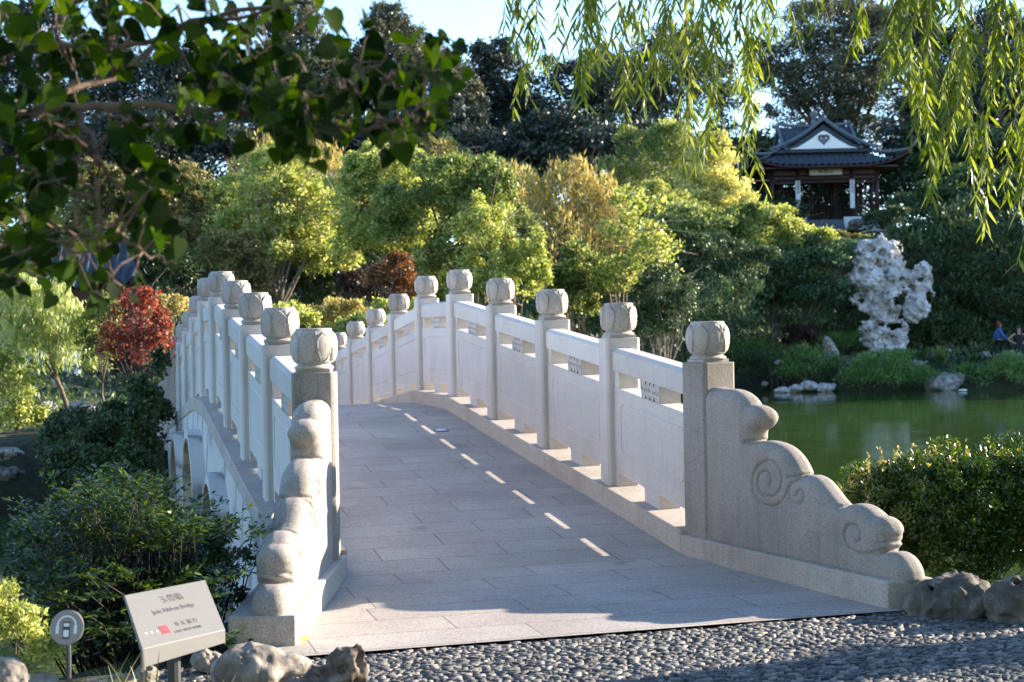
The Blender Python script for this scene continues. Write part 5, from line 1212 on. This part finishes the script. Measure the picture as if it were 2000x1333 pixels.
def blades(name, label, u, v, d, n, h, seed, spread=.10):
    rng = np.random.default_rng(seed); g = P(u, v, d); z = -.02; root_ = np.array([g[0], g[1], z]); V, F, R = [], [], []
    for i in range(n):
        b = np.array([rng.normal() * spread, rng.normal() * spread * .6, 0]); a = rng.uniform(0, 2 * math.pi); ln = h * rng.uniform(.5, 1.15); w = rng.uniform(.003, .0055); bend = rng.uniform(.05, .55) * ln
        side = np.array([-math.sin(a), math.cos(a), 0]) * w; out = np.array([math.cos(a), math.sin(a), 0]); k0 = len(V)
        for j in range(6):
            t = j / 5; p = b + out * bend * t * t + np.array([0, 0, ln * (t - .25 * t * t * bend / ln)]); ww = 1 - .9 * t ** 1.6
            V += [p - side * ww, p + side * ww]
        F += [(k0 + 2 * j, k0 + 2 * j + 1, k0 + 2 * j + 3, k0 + 2 * j + 2) for j in range(5)]; R += [rng.random()] * 12
    return tag(link(name, mesh_np(name, V, F, smooth=True, rnd=R), M['l_blade'], None, tuple(root_)), label, 'grass clump', 'grassy clumps between the foreground rocks')
M['l_blade'] = leafmat('iris blades', [(0, (.05, .09, .02)), (.7, (.13, .19, .05)), (.85, (.30, .24, .12)), (1, (.42, .34, .2))], trans=.35)
for i, (u, d, n, h, lab) in enumerate([(205, 5.8, 24, .24, 'iris blades between the round sign and the panel sign'), (250, 5.7, 30, .30, 'tallest iris blades rising beside the left edge of the panel sign'), (320, 5.6, 34, .20, 'iris blades under the left half of the panel sign'),
                                 (395, 5.6, 34, .22, 'iris blades under the right half of the panel sign'), (470, 5.7, 26, .20, 'iris blades in front of the white rounded rock'), (545, 5.8, 14, .14, 'few iris blades left of the brown pitted rock'), (165, 5.6, 16, .14, 'low iris blades at the foot of the round sign'), (40, 5.9, 20, .12, 'short blades beside the white corner rock')]):
    blades('iris_clump', lab, u, 1400, d, n, h, 400 + i, .055)

# ------------------------------------------------------------------ signs
M['signgrey'] = simple('satin aluminium sign', (.165, .162, .157), .5, metal=.0, var=.06, scale=5, bmp=0); M['signdark'] = simple('dark sign post', (.06, .06, .065), .5, bmp=0)
M['signtaupe'] = simple('taupe sign disc', (.33, .27, .255), .5, var=.04, bmp=0); M['signwhite'] = simple('white sign print', (.85, .84, .82), .6, var=.02, bmp=0)
M['signred'] = simple('red sign print', (.62, .05, .07), .5, var=.03, bmp=0); M['signtext'] = simple('dark grey engraved text', (.10, .10, .11), .7, bmp=0)
def panel_sign():
    TL, TR, BL, BR = P(243, 1163, 6.0), P(405, 1134, 6.36), P(278, 1268, 5.80), P(440, 1230, 6.18); TR = TL + (BR - BL) * .99
    BL2, BR2 = BL - np.array([0, 0, .075]), BR - np.array([0, 0, .055])
    cen = (TL + TR + BL + BR) / 4; root = empty('panel_sign', (cen[0], cen[1], -.05), 0, 'slanted grey metal sign lettered Jade Ribbon Bridge with a red emblem', 'sign'); o = np.array([cen[0], cen[1], -.05])
    ex = (BR - BL); ex /= np.linalg.norm(ex); nn = np.cross(ex, TL - BL); nn /= np.linalg.norm(nn); ey = np.cross(nn, ex)
    th = nn * .012; back = [TL - th, TR - th, BR2 - th, BL2 - th]
    hz = np.cross(nn, [0, 0, 1.0]); inn = -np.array([nn[0], nn[1], 0]); inn /= np.linalg.norm(inn)
    V = [BL, BR, TR, TL, BL2, BR2, BL2 + inn * .012, BR2 + inn * .012, BL - th + inn * .004, BR - th + inn * .004, TR - th, TL - th]
    F = [(0, 1, 2, 3), (4, 5, 1, 0), (6, 7, 5, 4), (8, 9, 7, 6), (11, 10, 9, 8), (3, 2, 10, 11), (1, 5, 7, 9), (0, 8, 6, 4), (2, 1, 9, 10), (3, 11, 8, 0)]
    MB().add([p - o for p in V], F).obj('panel', M['signgrey'], root, bevel=.002, seg=2)
    c2 = (TL + BR) / 2 - th * 2
    MB().tube([(c2[0] - o[0], c2[1] - o[1], -.1), (c2[0] - o[0], c2[1] - o[1], c2[2] - o[2] - .02)], .028, 10).obj('post', M['signdark'], root)
    rot = Matrix(((ex[0], ey[0], nn[0]), (ex[1], ey[1], nn[1]), (ex[2], ey[2], nn[2]))).to_4x4()
    def on(u, v, lift=.0008):
        D = CF + CR * (u - 1000) / FPX - CU * (v - 666.5) / FPX; t = np.dot(BL - CAM, nn) / np.dot(D, nn); return CAM + D * t + nn * lift
    def put(name, me, u, v, mat, sx=1, sy=1):
        q = on(u, v) - o; ob = link(name, me, M[mat], root); ob.matrix_local = Matrix.Translation(q) @ rot @ Matrix.Diagonal((sx, sy, 1, 1)); return ob
    put('title_lettering', text_mesh('玉帶橋', .042, .0006), 335, 1169, 'signtext')
    put('title_lettering', text_mesh('Jade Ribbon Bridge', .030, .0006), 339, 1189, 'signtext')
    lg = put('emblem', MB().box(-.021, .021, -.021, .021, -.0004, .0006).mesh('emblem'), 321, 1230, 'signred')
    st = []
    for i in range(8):
        a = i * math.pi / 4; r = .012 if i % 2 == 0 else .004; st.append((r * math.sin(a), r * math.cos(a)))
    MB().prism(st, .0006, .0012, lambda p, q, a: (p, q, a)).obj('emblem_star', M['signtext'], lg)
    put('sponsor_lettering', text_mesh('華 美 銀 行', .026, .0005), 364, 1216, 'signtext')
    put('sponsor_lettering', text_mesh('EAST WEST BANK', .0185, .0005), 368, 1229, 'signtext')
    for i, u in enumerate((285, 296, 307)): put('white_dot', MB().lathe([(.0045, 0), (.0045, .0008)], n=14).mesh('dot'), u, 1238 - 2 * i, 'signwhite')
panel_sign()
def round_sign():
    c = P(131, 1226, 5.7); nn = np.array(CAM) - c; nn = nn / np.linalg.norm(nn) + np.array([-.42, .0, .10]); nn /= np.linalg.norm(nn)
    root = empty('audio_sign', (c[0], c[1], -.05), 0, 'round taupe sign with white headphones symbol on a thin dark post', 'sign'); o = np.array([c[0], c[1], -.05])
    q = Vector(nn).to_track_quat('Z', 'Y').to_matrix().to_4x4(); mloc = Matrix.Translation(Vector(c - o)) @ q
    dk = MB().lathe([(.060, -.004), (.0665, -.004), (.0665, .003), (.064, .005), (.001, .005)], n=48).obj('disc', M['signtaupe'], root); dk.matrix_local = mloc
    mb = MB(); R = .033
    for i in range(20):
        a0, a1 = R_(-8 + 196 * i / 20), R_(-8 + 196 * (i + 1) / 20)
        mb.add([(r * math.cos(a), r * math.sin(a) + .006, .0058) for a, r in ((a0, R), (a1, R), (a1, R + .007), (a0, R + .007))], [(0, 1, 2, 3)])
    for s_ in (-1, 1): mb.box(s_ * .036 - .006, s_ * .036 + .006, -.024, .008, .005, .0062)
    mb.obj('headphones_symbol', M['signwhite'], dk)
    p_ = MB(); p_.box(-.015, .015, -.044, .022, .005, .0055); p_.obj('player_symbol', M['signdark'], dk)
    w = MB(); w.box(-.011, .011, .003, .016, .0055, .0062); w.obj('screen_symbol', M['signwhite'], dk)
    w = MB(); w.box(-.011, .011, -.036, -.010, .0055, .0062); w.obj('keypad_symbol', M['signwhite'], dk)
    b = c - o - np.array(nn) * .008
    MB().tube([(b[0], b[1], -.1), (b[0], b[1], b[2])], .0105, 10).obj('post', M['signdark'], root)
round_sign()

# ------------------------------------------------------------------ leafy branch overhead at left
def redbud():
    rng = np.random.default_rng(33); d = 3.7; tr = np.array([-6.2, -6.9, 0.0]); root = empty('redbud_tree', tuple(tr), 0, 'dark heart leaved tree overhanging the top left of the photo', 'tree')
    D0 = {}
    def Q(u, v, dd=0): return P(u, v, d + dd) - tr
    BR_ = [([(-330, 330, -.2), (-60, 195, 0), (60, 222, 0), (200, 205, 0), (380, 210, 0), (560, 235, .1), (700, 250, .1), (830, 235, .15)], .016, .004),
           ([(-330, 260, .3), (-60, 100, .3), (100, 85, .3), (240, 110, .3), (400, 30, .2), (560, 15, .2), (650, -10, .2)], .014, .004),
           ([(60, 222, 0), (160, 165, .1), (240, 140, .2), (330, 60, .3), (480, 30, .3), (640, -30, .3)], .010, .004),
           ([(150, 212, 0), (185, 300, -.1), (193, 350, -.1), (188, 430, -.1), (205, 520, -.05), (235, 560, 0)], .008, .002),
           ([(225, 435, -.15), (240, 465, -.15), (270, 490, -.15), (310, 508, -.1), (340, 514, -.1)], .006, .002),
           ([(380, 210, 0), (450, 160, .1), (540, 80, .1), (620, 20, .1)], .007, .003),
           ([(560, 235, .1), (640, 185, .15), (720, 165, .2), (800, 140, .2), (880, 150, .2)], .007, .002),
           ([(480, 222, 0), (560, 180, 0), (640, 150, 0), (700, 130, .05)], .006, .002),
           ([(-200, 450, .3), (0, 350, .2), (90, 300, .2), (170, 280, .2)], .010, .003),
           ([(-200, 560, .3), (-20, 500, .2), (60, 430, .2), (120, 450, .2)], .010, .003),
           ([(185, 300, -.1), (260, 390, 0), (300, 370, 0), (330, 350, 0)], .006, .002),
           ([(200, 205, 0), (260, 250, 0), (320, 240, .1)], .006, .002)]
    mb = MB(); samples_ = []
    hub = np.array([.6, .5, 2.6])
    for pts, r0, r1 in BR_:
        pp = [Q(*p) for p in pts]; 
        q = smooth_poly3(pp); n = len(q); q = [p + rng.normal(size=3) * .006 for p in q]
        mb.tube(q, [r0 + (r1 - r0) * i / (n - 1) for i in range(n)], 7); samples_ += q
    for pts, r0, r1 in BR_[:2] + BR_[8:10]:
        p0 = Q(*pts[0]); mb.tube([hub, (hub + p0) / 2 + np.array([0, 0, .12]), p0], [r0 * 2.2, r0 * 1.6, r0], 7)
    S_ = np.array(samples_); Pn, A, N, L = [], [], [], []
    EL = [(80, 60, 170, 90, 38, .35), (300, 40, 180, 60, 28, .35), (500, 20, 130, 40, 12, .2), (520, 150, 110, 70, 24, .1), (620, 210, 130, 70, 30, .1), (760, 190, 100, 70, 26, .15), (840, 130, 60, 50, 14, .2), (590, 255, 60, 35, 10, .1), (770, 262, 60, 30, 9, .1), (700, 100, 60, 50, 8, .15),
          (40, 260, 110, 70, 24, .1), (130, 240, 60, 50, 12, 0), (280, 250, 60, 35, 9, 0), (300, 350, 50, 40, 9, 0), (300, 440, 60, 55, 14, -.05), (40, 400, 80, 90, 26, .2), (70, 490, 100, 60, 24, .2), (170, 500, 60, 40, 9, .1), (10, 540, 60, 30, 8, .2), (200, 560, 80, 30, 9, .05), (420, 190, 80, 60, 14, .05), (150, 140, 120, 60, 18, .3), (400, 250, 60, 25, 5, 0), (110, 330, 60, 60, 10, .1), (440, 100, 80, 60, 9, .2)]
    for (u, v, ru, rv, n, dd) in EL:
        for _ in range(int(n * .85 + .5)):
            a = rng.uniform(0, 2 * math.pi); r = math.sqrt(rng.random()); cu_, cv_ = u + ru * r * math.cos(a), v + rv * r * math.sin(a)
            if cv_ > 300 and 90 < cu_ < 235 and rng.random() < .5: continue
            c = Q(cu_, cv_, dd + rng.uniform(-.35, .35)); j = np.argmin(((S_ - c) ** 2).sum(1)); s0 = S_[j]
            if np.linalg.norm(c - s0) < .45: mb.tube([s0, (s0 + c) / 2 + np.array([0, 0, .02]), c], [.0028, .0022, .0012], 5)
            for k in range(rng.integers(2, 4)):
                p = c + rng.normal(size=3) * .026; mb.tube([c, (c + p) / 2 + np.array([0, 0, .006]), p], [.0011, .0009, .0008], 4, cap=False); Pn.append(p); A.append(np.array([rng.normal() * .55, rng.normal() * .45, -rng.uniform(.15, 1.1)])); N.append(np.array([.25 + rng.normal() * .5, -.5 + rng.normal() * .6, .55 + rng.normal() * .35])); L.append(rng.uniform(.036, .070))
    Pn, A, N, L = map(np.array, (Pn, A, N, L)); m = len(Pn)
    link('foliage', leaf_mesh('hearts', Pn, A, N, L, L * .92, T_HEART, rng.random(m), smooth=True), M['l_redbud'], root)
    mb.obj('branches', M['twig'], root, fix=False, smooth=True)
    MB().tube([(0, 0, -.2), (.15, .1, .8), (.3, .3, 1.8), tuple(hub)], [.13, .10, .085, .05], 12).obj('trunk', M['bark'], root, fix=False, smooth=True)
M['twig'] = simple('redbud twig bark', (.20, .135, .095), .8, scale=30, var=.3, bmp=.4)
def smooth_poly3(pts, it=2):
    for _ in range(it):
        q = [pts[0]]
        for a, b in zip(pts[:-1], pts[1:]): q += [a * .75 + b * .25, a * .25 + b * .75]
        q.append(pts[-1]); pts = q
    return pts
redbud()

# ------------------------------------------------------------------ weeping willow overhead at right
def willow_over():
    rng = np.random.default_rng(55); tr = np.array([5.4, -2.6, 0.0]); root = empty('willow_tree', tuple(tr), 0, 'weeping willow whose sunlit hanging strands fill the top right of the photo', 'tree')
    CL = [(985, 1015, 80, 2), (1030, 1075, 200, 5), (1090, 1150, 190, 7), (1150, 1255, 215, 12), (1260, 1330, 150, 7), (1330, 1400, 335, 10), (1395, 1450, 230, 7), (1430, 1490, 330, 4), (1490, 1560, 90, 4), (1560, 1700, 60, 5), (1700, 1760, 170, 5), (1740, 1800, 270, 7), (1780, 1850, 385, 8), (1840, 1900, 310, 7), (1880, 1930, 430, 5), (1920, 1985, 525, 5), (1950, 2030, 400, 5), (1700, 2000, 150, 9), (1100, 1480, 90, 10), (2020, 2200, 450, 8)]
    Pn, A, N, L, Rn = [], [], [], [], []; mb = MB()
    for (u0, u1, vt, n) in CL:
        for i in range(max(2, int(n * .72 + .5))):
            dd = rng.uniform(6.3, 7.9); u = rng.uniform(u0, u1); tipv = vt * rng.uniform(.55, 1.02) if i else vt; ln = (tipv + 330) / FPX * dd
            sway = rng.uniform(-.10, .05) * ln; top = P(u + 40 + rng.uniform(-20, 40), -330, dd); tip = P(u, tipv, dd)
            n_ = max(8, int(ln / .016)); ph = rng.uniform(0, 6.28); pts = []; c_ = rng.random(); az = rng.uniform(0, 6.28)
            for j in range(n_ + 1):
                t = j / n_; p = top + (tip - top) * t + np.array([math.sin(t * 3.1) * sway + .012 * math.sin(t * 14 + ph), .01 * math.cos(t * 11 + ph), 0]); pts.append(p)
            if tipv < 60: pass
            mb.tube([p - tr for p in pts[::4] + [pts[-1]]], [.0022 * (1 - .6 * k / (len(pts) / 4 + 1)) for k in range(len(pts[::4]) + 1)], 4, cap=False)
            dens_ = rng.uniform(.45, .95)
            for j in range(2, n_):
                if rng.random() > dens_: continue
                az += 2.4 + rng.normal() * .3; sp = rng.uniform(.25, .75); Pn.append(pts[j]); A.append(np.array([math.cos(az) * sp, math.sin(az) * sp, -1.0 + rng.uniform(-.1, .35)])); N.append(rng.normal(size=3)); L.append(rng.uniform(.07, .125)); Rn.append(np.clip(.5 * c_ + .5 * rng.random(), 0, 1))
            if rng.random() < .55:              # side shoots
                for _ in range(rng.integers(1, 4)):
                    j0 = rng.integers(n_ // 3, n_ - 1); b = pts[j0]; an = rng.uniform(0, 6.28); l2 = rng.uniform(.10, .28); q = [b + np.array([math.cos(an) * l2 * .45 * s_, math.sin(an) * l2 * .45 * s_, -l2 * s_ ** 1.6]) for s_ in np.linspace(0, 1, 8)]
                    mb.tube([p - tr for p in q], .0012, 4, cap=False)
                    for p in q[1:]:
                        for _2 in range(2):
                            az += 2.4; Pn.append(p); A.append(np.array([math.cos(az) * .5, math.sin(az) * .5, -1.0])); N.append(rng.normal(size=3)); L.append(rng.uniform(.065, .115)); Rn.append(np.clip(.5 * c_ + .5 * rng.random(), 0, 1))
    Pn = np.array(Pn) - tr; L = np.array(L)
    link('hanging_leaves', leaf_mesh('wl', Pn, np.array(A), np.array(N), L, L * .135, T_LANCE, np.array(Rn)), M['l_willow'], root)
    mb.obj('hanging_twigs', M['willowtwig'], root, fix=False)
    # crown above the frame and the trunk at the right of the photo
    bl = [(-1.5, .2, 5.2, 2.6, 2.2, 1.0), (-3.6, -.8, 4.9, 1.8, 1.5, .7), (.6, .3, 5.4, 2.2, 2.2, 1.3), (1.5, -2.4, 4.6, 1.4, 1.2, .8)]
    link('crown', crown_mesh('crown', 56, bl, .11, .75, .3, 'weep', T_DIA, .16), M['l_willow'], root)
    mb = MB(); mb.tube([(0, 0, -.2), (.1, 0, 1.0), (-.05, .05, 2.2), (-.2, 0, 3.4)], [.30, .24, .21, .17], 12)
    for b in bl: mb.tube([(-.2, 0, 3.3), (b[0] * .5 - .1, b[1] * .5, 4.2), (b[0], b[1], b[2])], [.13, .08, .03], 8)
    mb.obj('trunk', M['bark'], root, fix=False, smooth=True)
M['willowtwig'] = simple('willow twig', (.22, .17, .06), .7, bmp=0)
willow_over()

# ------------------------------------------------------------------ trees beside the view that shade the path and the far bank
def side_tree(x, y, h, r, seed, label, mat='l_green', ls=.2, dens=1.0, low=.45, squash=.6):
    z = ground_z(x, y); root = empty('shade_tree', (x, y, z), 0, label, 'tree', 'trees beside the view'); rng = random.Random(seed)
    bl = [(rng.uniform(-.5, .5) * r, rng.uniform(-.5, .5) * r, h * (low + (1 - low) * rng.uniform(.25, .8)), r * .62, r * .62, h * (1 - low) * squash * .6) for _ in range(5)]
    link('crown', crown_mesh('crown', seed, bl, ls, dens, .24), M[mat], root); link('trunk', limb_mesh(seed, (0, 0, 0), bl, h * .018, 7), M['bark'], root)
side_tree(15.5, -2.1, 6.8, 2.0, 500, 'tree right of the view whose crown dapples the pebble path', ls=.16, dens=1.3, low=.42)
side_tree(12.0, -3.6, 5.6, 1.7, 501, 'smaller tree right of the view beside the pebble path', ls=.14, dens=1.2, low=.4)
for i, (x, y, h, r) in enumerate([(43, 43, 8.5, 4.5), (50, 47, 9, 5), (45, 51, 7, 4.5), (56, 42, 9, 5), (50, 72, 11, 5), (60, 80, 12, 5)]):
    side_tree(x, y, h, r, 510 + i, ['bank tree nearest the lake beyond the right edge', 'tallest bank tree beyond the right edge', 'bank tree behind the nearest one beyond the right edge', 'easternmost bank tree beyond the right edge', 'tree east of the pavilion beyond the right edge', 'farthest tree east of the pavilion beyond the right edge'][i], 'l_oak', .34, 1.5, .15, .8)

for i, (x, y, h, r, lab) in enumerate([(-13, -19, 21, 8, 'big tree behind the viewer at left'), (-3, -21, 23, 8.5, 'big tree straight behind the viewer'), (8, -20, 21, 8, 'big tree behind the viewer at right'), (19, -19, 14, 6, 'big tree far right behind the viewer'), (-20, -9, 13, 5.5, 'big tree left of the view by the pond')]):
    side_tree(x, y, h, r, 530 + i, lab, 'l_dark', .45, 1.3, .12, .85)

q = PZ(588, 1252, .012)
lf = leaf_mesh('leaf', np.zeros((1, 3)), np.array([[.8, .3, .25]]), np.array([[-.1, -.5, .9]]), .055, .04, T_HEART, np.array([.8]))
tag(link('fallen_leaf', lf, M['l_yellow'], None, tuple(q)), 'small yellow leaf lying on the paving at the corner of the left plinth', 'leaf')


side_tree(14.0, .15, 5.6, 1.15, 502, 'thin young tree right of the view whose twigs stripe the paving', ls=.10, dens=.22, low=.55)
